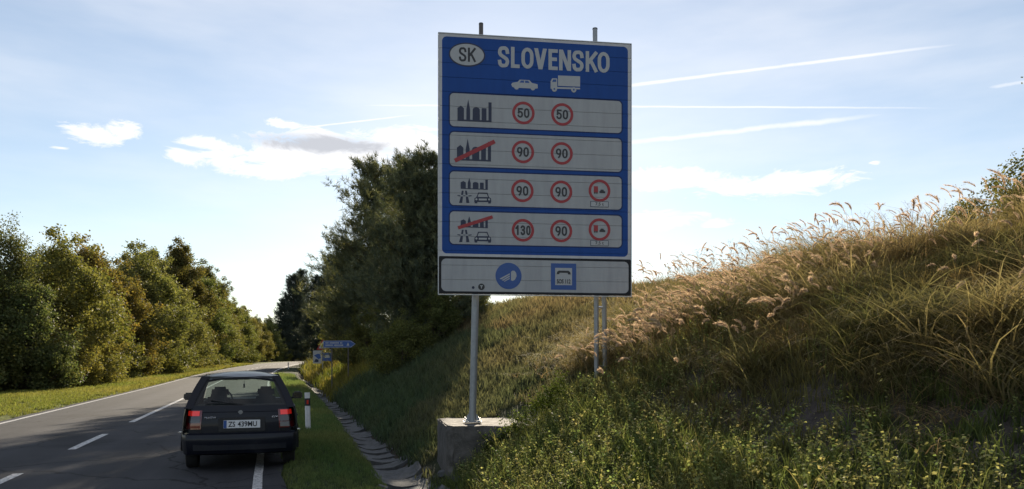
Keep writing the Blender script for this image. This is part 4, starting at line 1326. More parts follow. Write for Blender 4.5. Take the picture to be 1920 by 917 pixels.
def broadleaf(seed, H=8.0, R=2.6, low=0.06, nclump=70, per=210, leaf=0.12, wispy=0.0, base=(0.072, 0.09, 0.036), yel=(0.17, 0.15, 0.055)):
    """trunk mesh and crown mesh of a bushy deciduous tree, origin at its foot"""
    rng = np.random.default_rng(seed); rr = random.Random(seed)
    tb = MB()
    top = Vector((rr.uniform(-.3, .3), rr.uniform(-.3, .3), H * 0.8))
    tr = [Vector((0, 0, -.2)), Vector((rr.uniform(-.1, .1), rr.uniform(-.1, .1), H * .25)), top * 0.6 + Vector((rr.uniform(-.2, .2), 0, H * .05)), top]
    tube_np(tb, tr, 0.035 * H * .55, 0.02, 8)
    C, W = [], []
    lobes = [(rr.uniform(0, 6.28), rr.uniform(.7, 1.15)) for _ in range(5)]
    for k in range(nclump):
        t = low + (1 - low) * (k + rr.random()) / nclump
        prof = math.sin(math.pi * min(1, (t * 0.86 + 0.14)) ** 0.85) ** 0.7 if not wispy else (1 - t) ** 0.6 * .9 + .12
        a = rr.uniform(0, 6.283)
        lob = 0.8 + 0.35 * sum(w * max(0, math.cos(a - p)) ** 4 for p, w in lobes)
        rad_ = R * prof * lob * math.sqrt(rr.uniform(0.12, 1.0))
        p = Vector((math.cos(a) * rad_, math.sin(a) * rad_, t * H))
        C.append(p); W.append(rr.uniform(.30, .75) * (0.75 + .3 * H / 8) * (0.75 if t > .85 else 1))
        z0 = max(0.1, p.z - rad_ * rr.uniform(.5, .9))
        s = Vector((0, 0, z0)); f = min(1, z0 / top.z); s.x, s.y = top.x * f, top.y * f
        mid = s.lerp(p, .5) + Vector((0, 0, -0.08 * rad_))
        tube_np(tb, [s, mid, p], 0.018 * H * .35 * (1 - t * .6), 0.008, 5)
        if rr.random() < .6:
            q = p + Vector((rr.gauss(0, .4), rr.gauss(0, .4), rr.uniform(.2, .6)))
            tube_np(tb, [p, q], 0.012, 0.004, 4)
    for k in range(int(nclump * .55)):      # small sprays standing out of the crown
        b = C[rr.randrange(nclump)]; o = Vector((b.x, b.y, (b.z - H * .45) * .5)); o = o.normalized() if o.length > .1 else Vector((0, 0, 1))
        e = b + o * rr.uniform(.45, .95) * (0.6 + .4 * H / 8) + Vector((rr.gauss(0, .15), rr.gauss(0, .15), rr.uniform(0, .45)))
        tube_np(tb, [b, e], 0.011, 0.004, 4)
        C.append(e); W.append(rr.uniform(.14, .27) * (0.7 + .35 * H / 8))
    V, F, K = [], [], []; off = 0
    for p, w in zip(C, W):
        n = int(per * (max(w, .24) / .5) ** 2 * rr.uniform(.6, 1.2))
        d = rng.normal(size=(n, 3)); d /= np.linalg.norm(d, axis=1, keepdims=True)
        rad_ = (rng.uniform(0.0, 1, n) ** 0.45)[:, None]
        q = np.array(p) + d * rad_ * w * np.array((1, 1, 0.8 if not wispy else 1.5))
        q += (rng.normal(size=(n, 3)) * .12)
        v, f = leaf_quads(q, leaf, rng, out=d)
        mixy = np.clip(rng.normal(rr.uniform(.25, .5), .25, n), 0, 1)[:, None]
        c = (np.array(base) * (1 - mixy) + np.array(yel) * mixy) * rng.uniform(.9, 1.65, (n, 1))
        V.append(v); F.append(f + off); K.append(np.repeat(c, 4, 0)); off += len(v)
    V = np.concatenate(V); V[:, 2] = np.maximum(V[:, 2], .02)
    return tb.mesh('trunk', M['bark'], smooth=True, fix=False), np_mesh('crown', V, np.concatenate(F), M['leaf'], np.concatenate(K))


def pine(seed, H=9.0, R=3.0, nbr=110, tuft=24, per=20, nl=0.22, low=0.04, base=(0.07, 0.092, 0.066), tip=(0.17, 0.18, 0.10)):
    rng = np.random.default_rng(seed); rr = random.Random(seed)
    tb = MB()
    tube_np(tb, [Vector((0, 0, -.2)), Vector((.05, .03, H * .5)), Vector((0, 0, H * .97))], 0.16 * H / 9, 0.02, 8)
    T, D, K = [], [], []
    for k in range(nbr):
        t = low + (0.97 - low) * (k + rr.random()) / nbr
        a = rr.uniform(0, 6.283)
        L = R * ((1 - t) ** 0.55 * 0.95 + 0.08) * rr.uniform(.55, 1.15) * min(1, .35 + 2.4 * t)
        up = 0.18 + 0.6 * t
        s = Vector((0, 0, t * H * 0.96)); d = Vector((math.cos(a), math.sin(a), up)).normalized()
        pts = [s, s + d * L * .5 + Vector((0, 0, -.04 * L)), s + d * L + Vector((0, 0, .10 * L))]
        tube_np(tb, pts, 0.028 * (1 - t * .6), 0.007, 5)
        nt_ = max(5, int(tuft * L / R * 2.2))
        for j in range(nt_):
            u = rr.uniform(.3, 1.0) if L > .8 else rr.uniform(.05, 1.0)
            c = pts[0].lerp(pts[1], u * 2) if u < .5 else pts[1].lerp(pts[2], u * 2 - 1)
            sd = L * .42 * (1.1 - u * .55)
            c = c + Vector((rr.gauss(0, sd * .6), rr.gauss(0, sd * .6), rr.gauss(.05, sd * .28)))
            T.append(c); D.append((d + Vector((0, 0, .5)) + Vector((rr.gauss(0, .4), rr.gauss(0, .4), rr.gauss(0, .3)))).normalized())
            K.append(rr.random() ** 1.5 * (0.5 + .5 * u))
    T, D, K = np.array(T), np.array(D), np.array(K)
    n = len(T)
    T2, D2 = np.repeat(T, per, 0), np.repeat(D, per, 0)
    nd = D2 + rng.normal(size=D2.shape) * 0.75; nd /= np.linalg.norm(nd, axis=1, keepdims=True)
    st = T2 + D2 * rng.uniform(-.16, .16, (len(T2), 1)) + rng.normal(size=D2.shape) * .025
    w = np.cross(nd, rng.normal(size=nd.shape)); w /= np.linalg.norm(w, axis=1, keepdims=True)
    ln = (nl * rng.uniform(.7, 1.3, len(T2)))[:, None]
    P0 = st - w * .014; P1 = st + w * .014; P2 = st + nd * ln
    V = np.stack([P0, P1, P2], 1).reshape(-1, 3); F = np.arange(len(V)).reshape(-1, 3)
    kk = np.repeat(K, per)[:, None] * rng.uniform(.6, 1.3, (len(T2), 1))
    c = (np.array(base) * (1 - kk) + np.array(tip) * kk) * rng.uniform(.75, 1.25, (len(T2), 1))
    return tb.mesh('trunk', M['bark'], smooth=True, fix=False), np_mesh('crown', V, F, M['needle'], np.repeat(c, 3, 0))


OLIVE = (0.092, 0.10, 0.038)
PROTO = {
    'bush_a': broadleaf(1, 5.2, 2.3, 0.02, 95, 330, .115),
    'bush_b': broadleaf(2, 6.2, 2.4, 0.02, 105, 330, .115, base=OLIVE),
    'bush_c': broadleaf(3, 3.4, 2.0, 0.02, 60, 330, .11, base=OLIVE, yel=(0.2, .175, .06)),
    'tall_a': broadleaf(4, 9.0, 2.7, 0.10, 150, 280, .13),
    'tall_b': broadleaf(5, 10.5, 3.1, 0.14, 170, 280, .14, base=(0.062, 0.076, 0.03), yel=(.145, .115, .042)),
    'rusty': broadleaf(6, 6.6, 2.1, 0.03, 105, 320, .115, base=OLIVE, yel=(0.19, .14, .045)),
    'wispy': broadleaf(7, 8.4, 2.5, 0.02, 150, 210, .10, wispy=1, base=(0.06, 0.075, 0.035), yel=(.13, .12, .04)),
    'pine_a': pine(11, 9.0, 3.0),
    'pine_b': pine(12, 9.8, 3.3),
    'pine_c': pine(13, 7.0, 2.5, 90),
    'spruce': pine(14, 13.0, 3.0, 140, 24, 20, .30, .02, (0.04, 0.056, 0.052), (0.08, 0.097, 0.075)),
}


def tree(kind, x, y, scale, rz, name, label, cat='tree', group=None, tint=(1, 1, 1), sz=None):
    tm, cm = PROTO[kind]
    z = float(ground_z(x, y)) - 0.03
    root = empty(name, (x, y, z), rz, label=label, cat=cat, group=group)
    root.scale = (scale, scale, sz or scale)
    t = link(bpy.data.objects.new('trunk', tm), root)
    c = link(bpy.data.objects.new('crown', cm), root)
    c.color = (*tint, 1)
    return root


def side(y, s): return float(XC(y)) + s


def left_forest():
    r = random.Random(21)
    G = 'forest edge along the left of the road'
    named = [  # kind, s, y, scale, name, label, cat, tint
        ('wispy', -9.8, 46.0, .95, 'willow_tree', 'tall wispy tree with thin upright shoots at the left picture edge', 'tree', (1, 1, 1)),
        ('bush_c', -7.9, 48.0, 0.95, 'roadside_shrub', 'low yellow-leaved shrub nearest the camera on the left verge', 'shrub', (1.25, 1.15, 1)),
        ('bush_a', -8.6, 45.0, 0.95, 'roadside_shrub', 'dark green bush at the left picture edge under the wispy tree', 'shrub', (.8, .9, 1)),
        ('wispy', -9.9, 55.7, 0.95, 'willow_tree', 'shorter wispy tree right of the tallest shoots on the left', 'tree', (1.05, 1, .9)),
        ('bush_b', -8.9, 51.9, 1.30, 'roadside_tree', 'olive green bushy tree behind the low yellow shrub', 'tree', (1, 1, .9)),
        ('bush_a', -8.4, 56.6, 1.27, 'roadside_tree', 'yellow-green bushy tree with dark gap at its foot', 'tree', (1.1, 1.05, .8)),
        ('rusty', -9.2, 60.8, 1.37, 'roadside_tree', 'orange-tinged autumn tree amid the left forest edge', 'tree', (1.1, .96, .85)),
        ('rusty', -8.3, 66.0, 1.23, 'roadside_tree', 'rust-brown bushy tree right of the orange-tinged one', 'tree', (1.05, .95, .85)),
        ('bush_b', -8.6, 71.3, 1.43, 'roadside_tree', 'rounded green tree behind the rust-brown bushy tree', 'tree', (1, 1, 1)),
        ('bush_c', -7.7, 62.4, 0.85, 'roadside_shrub', 'small shrub at the foot of the orange-tinged tree', 'shrub', (.95, 1, 1)),
        ('bush_c', -7.6, 73.4, 0.95, 'roadside_shrub', 'small lighter shrub on the verge edge mid-way along the forest', 'shrub', (1.1, 1.1, .9)),
        ('bush_a', -8.3, 78.7, 1.56, 'roadside_tree', 'broad olive tree below the tall oak on the left', 'tree', (1, 1, .85)),
        ('tall_a', -9.6, 88.0, 1.22, 'roadside_tree', 'mid-height tree left of the tall oak', 'tree', (1, .95, .85)),
        ('tall_b', -9.8, 106.0, 1.42, 'oak_tree', 'tall oak with reddish top standing above the forest edge', 'tree', (1.0, .92, .85)),
        ('bush_b', -7.9, 84.0, 1.56, 'roadside_tree', 'bushy tree standing in front of the tall oak', 'tree', (1, 1, 1)),
        ('bush_b', -8.2, 74.5, 1.62, 'roadside_tree', 'dense green tree between the broad olive tree and the oak', 'tree', (.95, 1, .95)),
        ('bush_a', -7.9, 95.5, 1.35, 'roadside_tree', 'leafy tree at the foot of the tall oak on the road side', 'tree', (1, 1, .9)),
        ('pine_a', -13.2, 82.0, 1.25, 'pine_tree', 'dark pine top rising behind the forest edge, leftmost of three', 'tree', (1, 1, 1.1)),
        ('pine_b', -13.6, 89.0, 1.10, 'pine_tree', 'dark pine top behind the forest edge, middle of three', 'tree', (1, 1, 1.1)),
        ('pine_a', -13.2, 96.0, 1.20, 'pine_tree', 'dark pine top behind the forest edge, nearest the oak', 'tree', (1, 1, 1.1)),
    ]
    for kind, s, y, sc, nm, lb, ct, tn in named:
        tree(kind, side(y, s), y, sc, r.uniform(0, 6.28), nm, lb, ct, G, tn)
    for y, s, sc, lb in ((53.5, -7.9, 1.0, 'shrub at the verge between the low yellow shrub and the dark gap'), (58.5, -7.8, .8, 'shrub on the verge left of the orange-tinged tree'),
                         (67.5, -7.8, 1.1, 'shrub at the foot of the rust-brown bushy tree'), (80, -7.5, 1.1, 'shrub on the verge below the broad olive tree'), (89.5, -7.5, 1.2, 'shrub on the verge below the mid-height tree'), (101, -7.4, 1.3, 'shrub on the verge below the tall oak')):
        tree('bush_c', side(y, s), y, sc, r.uniform(0, 6.28), 'roadside_shrub', lb, 'shrub', G, (r.uniform(.9, 1.2), r.uniform(.95, 1.1), .9))
    # the row goes on to the bend; each one named by its order after the oak
    ORD = ('first', 'second', 'third', 'fourth', 'fifth', 'sixth', 'seventh', 'eighth', 'ninth', 'tenth', 'eleventh', 'twelfth', 'thirteenth', 'fourteenth', 'fifteenth', 'sixteenth', 'seventeenth', 'eighteenth', 'nineteenth', 'twentieth')
    y = 113.0; i = 0
    while y < 232 and i < 20:
        kind = ('tall_a', 'bush_b', 'tall_b', 'rusty', 'tall_a', 'bush_a')[i % 6]
        hw = np.interp(y, (108, 125, 145, 170, 200, 232), (14.2, 14.4, 12.4, 10.6, 8.2, 7.5))
        full = {'tall_a': 9.3, 'tall_b': 10.8, 'bush_b': 6.5, 'rusty': 6.9, 'bush_a': 5.5}[kind]
        sc = hw / full * r.uniform(.86, 1.04) * (1 if kind.startswith('tall') else .8)
        s = -8.9 - (1.4 if kind.startswith('tall') else 0) + r.uniform(-.6, .4)
        look = {'tall_a': 'tall green', 'tall_b': 'tall olive', 'bush_b': 'rounded green', 'rusty': 'brownish bushy', 'bush_a': 'low bushy'}[kind]
        tree(kind, side(y, s), y, sc, r.uniform(0, 6.28), 'roadside_tree', f'{look} tree, {ORD[i]} beyond the tall oak along the left road side', 'tree', G, (r.uniform(.9, 1.1), r.uniform(.92, 1.05), r.uniform(.8, 1)))
        y += r.uniform(4.8, 7.2); i += 1
    for y, s, kind, sc, lb in ((122, -13.5, 'tall_b', 1.3, 'dark crown rising behind the first trees beyond the tall oak'), (102, -13, 'tall_b', 1.3, 'dark crown behind the left shoulder of the tall oak'),
                           (101, -14.5, 'tall_a', 1.25, 'tree crown right of the three dark pine tops'), (109, -15, 'tall_b', 1.2, 'olive crown midway between the dark pines and the oak'),
                           (62, -12.5, 'tall_a', .92, 'green crown behind the gap right of the wispy trees'), (50.5, -12.5, 'bush_b', 1.2, 'bushy crown behind the two wispy trees'),
                           (138, -13, 'tall_b', 1.1, 'far dark crown behind the fourth tree beyond the oak'), (43, -11, 'bush_a', 1.15, 'bushy crown at the left picture edge behind the tall wispy tree'),
                           (57, -11.5, 'bush_b', 1.1, 'green crown behind the yellow-green bushy tree'), (67, -11.8, 'tall_a', .88, 'green crown behind the orange-tinged tree'), (74.5, -11.8, 'bush_b', 1.35, 'green crown behind the rounded green tree')):
        tree(kind, side(y, s), y, sc, r.uniform(0, 6.28), 'forest_tree', lb, 'tree', G, (.85, .9, .9))


left_forest()


def right_trees():
    r = random.Random(8)
    G = 'pines on the right bank'
    for kind, x, y, sc, lb, tn in [
        ('pine_a', 5.9, 46.5, 1.34, 'pine with rounded crown at the left of the near clump beside the border sign', (1.15, 1.1, 1)),
        ('pine_c', 4.8, 47.8, 1.15, 'low green pine bulging out at the left flank of the near clump', (1.25, 1.2, 1)),
        ('pine_b', 7.8, 46.0, 1.14, 'tall pine behind the middle of the near clump', (1, 1, 1)),
        ('pine_b', 5.1, 29.8, .84, 'tall dark pine in the middle of the near clump left of the border sign', (1, 1, 1)),
        ('pine_a', 6.0, 29.3, .88, 'dense pine partly hidden behind the left edge of the border sign', (1, 1, 1)),
        ('pine_c', 6.6, 30.2, .95, 'shorter pine behind the lower left corner of the border sign', (1, 1, 1)),
    ]:
        tree(kind, x, y, sc, r.uniform(0, 6.28), 'pine_tree', lb, 'tree', G, tn)
    tree('bush_a', 5.2, 44.0, .60, 1.0, 'bank_shrub', 'leafy shrub lit at the foot of the near pines above the arrow sign', 'shrub', None, (1, 1, .9))
    tree('bush_c', 7.9, 30.5, .45, 2.0, 'bank_shrub', 'green shrub below the lower left corner of the border sign', 'shrub', None, (.95, 1, .9))
    tree('bush_c', 4.5, 27.6, .55, 2.9, 'bank_shrub', 'dark shrub on the shaded bank at the foot of the middle pine', 'shrub', None, (.8, .9, .9))
    tree('bush_a', 5.7, 27.8, .42, .9, 'bank_shrub', 'dark green shrub left of the sign post on the shaded bank', 'shrub', None, (.8, .9, .9))
    G2 = 'distant spruces right of the road'
    for x, y, sc, lb in [(5.2, 197, 1.72, 'tall dark spruce closing the view where the road bends away'), (7.4, 206, 1.9, 'tallest dark spruce at the bend, right of the sky gap'),
                         (2.6, 190, 1.2, 'lower dark spruce at the bend beside the sky gap'), (6.3, 112, 1.0, 'dark spruce right of the road, halfway to the bend'),
                         (8.0, 110, 1.12, 'dark spruce right of the road, nearest the pines'), (9.5, 118, 1.15, 'dark spruce at the back of the group right of the road')]:
        tree('spruce', x, y, sc, r.uniform(0, 6.28), 'spruce_tree', lb, 'tree', G2)
    for y, kind, lb in ((142, 'spruce', 'far spruce just past the distant group at the bend'), (150, 'tall_a', 'far leafy tree right of the road where it bends'), (160, 'spruce', 'farthest spruce on the right side of the bend')):
        tree(kind, side(y, 10.0), y, .7, r.uniform(0, 6.28), 'far_tree', lb, 'tree', 'far trees beyond the bend')
    tree('bush_b', 5.6, 66.0, .6, 0.4, 'bank_shrub', 'leafy shrub beside the distant warning sign', 'shrub', None, (1, 1, .8))


right_trees()


# ------------------------------------------------------------------ grasses and ground cover
def project(x, y, z):
    r, d = x * CA - y * SA, x * SA + y * CA
    d_ = np.maximum(d, .05)
    return 960 + FPX * r / d_, 672 - FPX * (z - CAM_Z) / d_, d


def in_view(x, y, z, mx=260, my=220):
    px, py, d = project(x, y, z)
    return (d > 0.8) & (px > -mx) & (px < 1920 + mx) & (py > -100) & (py < 917 + my)


def blade_strip(base, h, lean_dir, lean, width, segs, droop=0.0, rng=None, twist=0.0):
    """one tapered bent blade -> V, F, T"""
    V, T = [], []
    px_, py_ = -lean_dir[1], lean_dir[0]
    ca, sa = math.cos(twist), math.sin(twist)
    wx, wy = px_ * ca + lean_dir[0] * sa, py_ * ca + lean_dir[1] * sa
    for k in range(segs + 1):
        t = k / segs
        o = lean * h * t ** 1.8
        z = h * (t - droop * t ** 3)
        cx, cy = base[0] + lean_dir[0] * o, base[1] + lean_dir[1] * o
        w = width * (1 - t ** 1.6) * .5 if k < segs else 0
        if k < segs:
            V += [(cx - wx * w, cy - wy * w, z), (cx + wx * w, cy + wy * w, z)]; T += [t, t]
        else:
            V.append((cx, cy, z)); T.append(t)
    F = []
    for k in range(segs - 1):
        a = 2 * k; F += [(a, a + 1, a + 3), (a, a + 3, a + 2)]
    a = 2 * (segs - 1); F.append((a, a + 1, a + 2))
    return V, F, T


def tuft(seed, n, h0, h1, width, segs, spread, lean=(.15, .6), droop=(0, .3), bias=None):
    r = random.Random(seed); V, F, T, Rn = [], [], [], []
    for i in range(n):
        a = r.uniform(0, 6.283); d = Vector((math.cos(a), math.sin(a)))
        if bias: d = (d + Vector(bias)).normalized()
        q = r.random() ** .5 * spread; b = (math.cos(a * 3.7 + i) * q, math.sin(a * 3.7 + i) * q)
        v, f, t = blade_strip(b, r.uniform(h0, h1), d, r.uniform(*lean), width * r.uniform(.7, 1.3), segs, r.uniform(*droop), twist=r.uniform(-.9, .9))
        o = len(V); V += v; F += [tuple(x + o for x in g) for g in f]; T += t; Rn += [r.random()] * len(v)
    return np.array(V), np.array(F), np.array(T), np.array(Rn)


def sprig(seed, h, nleaf, leaf, lobed=False):
    """broadleaf weed: bent stem with folded leaves"""
    r = random.Random(seed); V, F, T, Rn = [], [], [], []
    a = r.uniform(0, 6.28); d = (math.cos(a), math.sin(a)); ln = r.uniform(.1, .7)
    v, f, t = blade_strip((0, 0), h, d, ln, .006, 3); V += v; F += f; T += [.2] * len(v); Rn += [.5] * len(v)
    for i in range(nleaf):
        u = .25 + .75 * (i + r.random()) / nleaf
        c = Vector((d[0] * ln * h * u ** 1.8, d[1] * ln * h * u ** 1.8, h * u))
        aa = r.uniform(0, 6.28); out = Vector((math.cos(aa), math.sin(aa), r.uniform(-.6, .9))).normalized()
        sd = out.cross(Vector((r.gauss(0, .8), r.gauss(0, .8), 1))).normalized(); nn = sd.cross(out)
        L = leaf * r.uniform(.6, 1.35); st = c + out * L * .25
        P = [st, st + out * L * .45 + sd * L * .33 + nn * L * .12, st + out * L, st + out * L * .45 - sd * L * .33 + nn * L * .12]
        o = len(V); V += [tuple(p) for p in P]; F += [(o, o + 1, o + 2), (o, o + 2, o + 3)]
        k = r.random(); T += [.5 + .5 * u] * 4; Rn += [k] * 4
    return np.array(V), np.array(F), np.array(T), np.array(Rn)


def weed_stem(seed, h):
    """dry upright weed with side twigs and small seed heads"""
    r = random.Random(seed); mb = MB()
    top = Vector((r.uniform(-.12, .12), r.uniform(-.12, .12), h)); mid = top * .5 + Vector((r.uniform(-.04, .04), 0, 0))
    V, F, T, Rn = [], [], [], []
    def seg(p, q, w):
        s = (q - p).cross(Vector((r.gauss(0, 1), r.gauss(0, 1), .2))).normalized() * w
        o = len(V); V.extend([tuple(p - s), tuple(p + s), tuple(q + s * .6), tuple(q - s * .6)]); F.extend([(o, o + 1, o + 2), (o, o + 2, o + 3)]); T.extend([.2] * 4); Rn.extend([.2] * 4)
    seg(Vector((0, 0, 0)), mid, .004); seg(mid, top, .003)
    ends = [top]
    for i in range(r.randint(5, 9)):
        u = r.uniform(.35, .95); p = mid.lerp(top, (u - .5) * 2) if u > .5 else Vector((0, 0, 0)).lerp(mid, u * 2)
        a = r.uniform(0, 6.28); q = p + Vector((math.cos(a), math.sin(a), r.uniform(.7, 1.6))) * h * r.uniform(.06, .17)
        seg(p, q, .002); ends.append(q)
    for e in ends:
        for j in range(r.randint(5, 9)):
            c = e + Vector((r.gauss(0, .014), r.gauss(0, .014), r.gauss(0, .014))); o = len(V); s = .012
            V.extend([tuple(c + Vector((r.uniform(-s, s), r.uniform(-s, s), r.uniform(-s, s)))) for _ in range(3)]); F.append((o, o + 1, o + 2)); T.extend([1] * 3); Rn.extend([r.random()] * 3)
    return np.array(V), np.array(F), np.array(T), np.array(Rn)


def scatter(name, temps, P, scale, yaw, cbase, ctip, mat, label, crand=.35, tilt=None, kind='stuff', lift=0.0, seed=1):
    rng = np.random.default_rng(seed)
    idx = rng.integers(0, len(temps), len(P))
    VV, FF, CC, off = [], [], [], 0
    for k, (V, F, T, Rn) in enumerate(temps):
        m = idx == k; n = int(m.sum())
        if not n: continue
        p, s, a = P[m], scale[m], yaw[m]
        c, si = np.cos(a)[:, None], np.sin(a)[:, None]
        x = V[None, :, 0] * c - V[None, :, 1] * si; y = V[None, :, 0] * si + V[None, :, 1] * c
        z = np.broadcast_to(V[None, :, 2], x.shape)
        sc = s[:, None]
        x, y, z = x * sc, y * sc, z * sc
        if tilt is not None:
            x = x + tilt[m][:, 0:1] * z; y = y + tilt[m][:, 1:2] * z
        W = np.stack([x + p[:, 0:1], y + p[:, 1:2], z + p[:, 2:3] + lift], -1)
        t = T[None, :, None]
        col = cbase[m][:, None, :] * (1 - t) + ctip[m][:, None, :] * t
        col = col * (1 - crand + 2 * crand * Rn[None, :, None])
        nv = len(V)
        FF.append((F[None] + (np.arange(n) * nv)[:, None, None] + off).reshape(-1, 3))
        VV.append(W.reshape(-1, 3)); CC.append(col.reshape(-1, 3)); off += n * nv
    me = np_mesh(name, np.concatenate(VV), np.concatenate(FF), mat, np.concatenate(CC))
    return link(bpy.data.objects.new(name, me), kind=kind, label=label)


def points(x0, x1, y0, y1, dens, seed, dens_fn=None, vmx=260, s_space=False):
    rng = np.random.default_rng(seed)
    n = int((x1 - x0) * (y1 - y0) * dens)
    a = rng.uniform(x0, x1, n); y = rng.uniform(y0, y1, n)
    x = a + XC(y) if s_space else a
    s = x - XC(y)
    t = s - (SD(y) + .42)
    z = HGT(s, y)
    keep = in_view(x, y, z, vmx)
    if dens_fn is not None:
        keep &= rng.uniform(0, 1, n) < dens_fn(x, y, s, t)
    # keep the concrete foundation and the sign posts clear
    keep &= ~((x > 4.3) & (x < 5.1) & (y > 9.2) & (y < 10.9) & (rng.uniform(0, 1, n) < .75))
    blk = (x > 2.30) & (x < 3.9) & (y > 10.15) & (y < 12.05)
    keep &= ~blk
    return x[keep], y[keep], z[keep], s[keep], t[keep], rng


def mixc(a, b, k, g=1.0): return g * (np.asarray(a)[None] * (1 - k[:, None]) + np.asarray(b)[None] * k[:, None])


GRN2, DRY2 = (0.095, 0.12, 0.035), (0.25, 0.175, 0.08)


def verge_grass():
    short = [tuft(100 + k, 13, .06, .15, .011, 2, .07) for k in range(5)]
    # left verge, seen from far: coarser, sunlit yellow-green
    x, y, z, s, t, rng = points(-8.9, -3.42, 24, 130, 34, 41, lambda x, y, s, t: np.clip(34 / y, .18, 1), s_space=True)
    k = np.clip(fbm(x * .35, y * .12, 51) * 1.5 - .25 + rng.normal(0, .15, len(x)), 0, 1)
    sc = np.clip(y / 38, .8, 2.2) * rng.uniform(.8, 1.4, len(x))
    scatter('left_verge_grass', [tuft(120 + k_, 14, .05, .13, .020, 2, .12) for k_ in range(4)], np.stack([x, y, z], -1), sc, rng.uniform(0, 6.28, len(x)),
            mixc((0.11, .14, .035), (.17, .165, .045), k), mixc((.18, .215, .05), (.28, .25, .08), k), M['grass'], 'sunlit yellow-green grass strip between the road and the left forest', seed=3)
    # right verge beside the car
    x, y, z, s, t, rng = points(3.36, 5.0, 5.5, 70, 230, 42, lambda x, y, s, t: np.clip(11 / y, .06, 1) * (s < SD(y) - .27) * np.clip((s - 3.3) * 5, .15, 1), s_space=True)
    k = np.clip(fbm(x * 1.1, y * .5, 52) * 1.6 - .35, 0, 1)
    sc = np.clip(y / 14, .75, 3.2) * rng.uniform(.6, 1.15, len(x)) * .8
    scatter('right_verge_grass', short, np.stack([x, y, z], -1), sc, rng.uniform(0, 6.28, len(x)), mixc((0.06, .105, .045), (.10, .12, .052), k), mixc((.11, .175, .062), (.19, .205, .08), k), M['grass'], 'green mown grass on the verge between the car and the ditch', seed=4)


verge_grass()


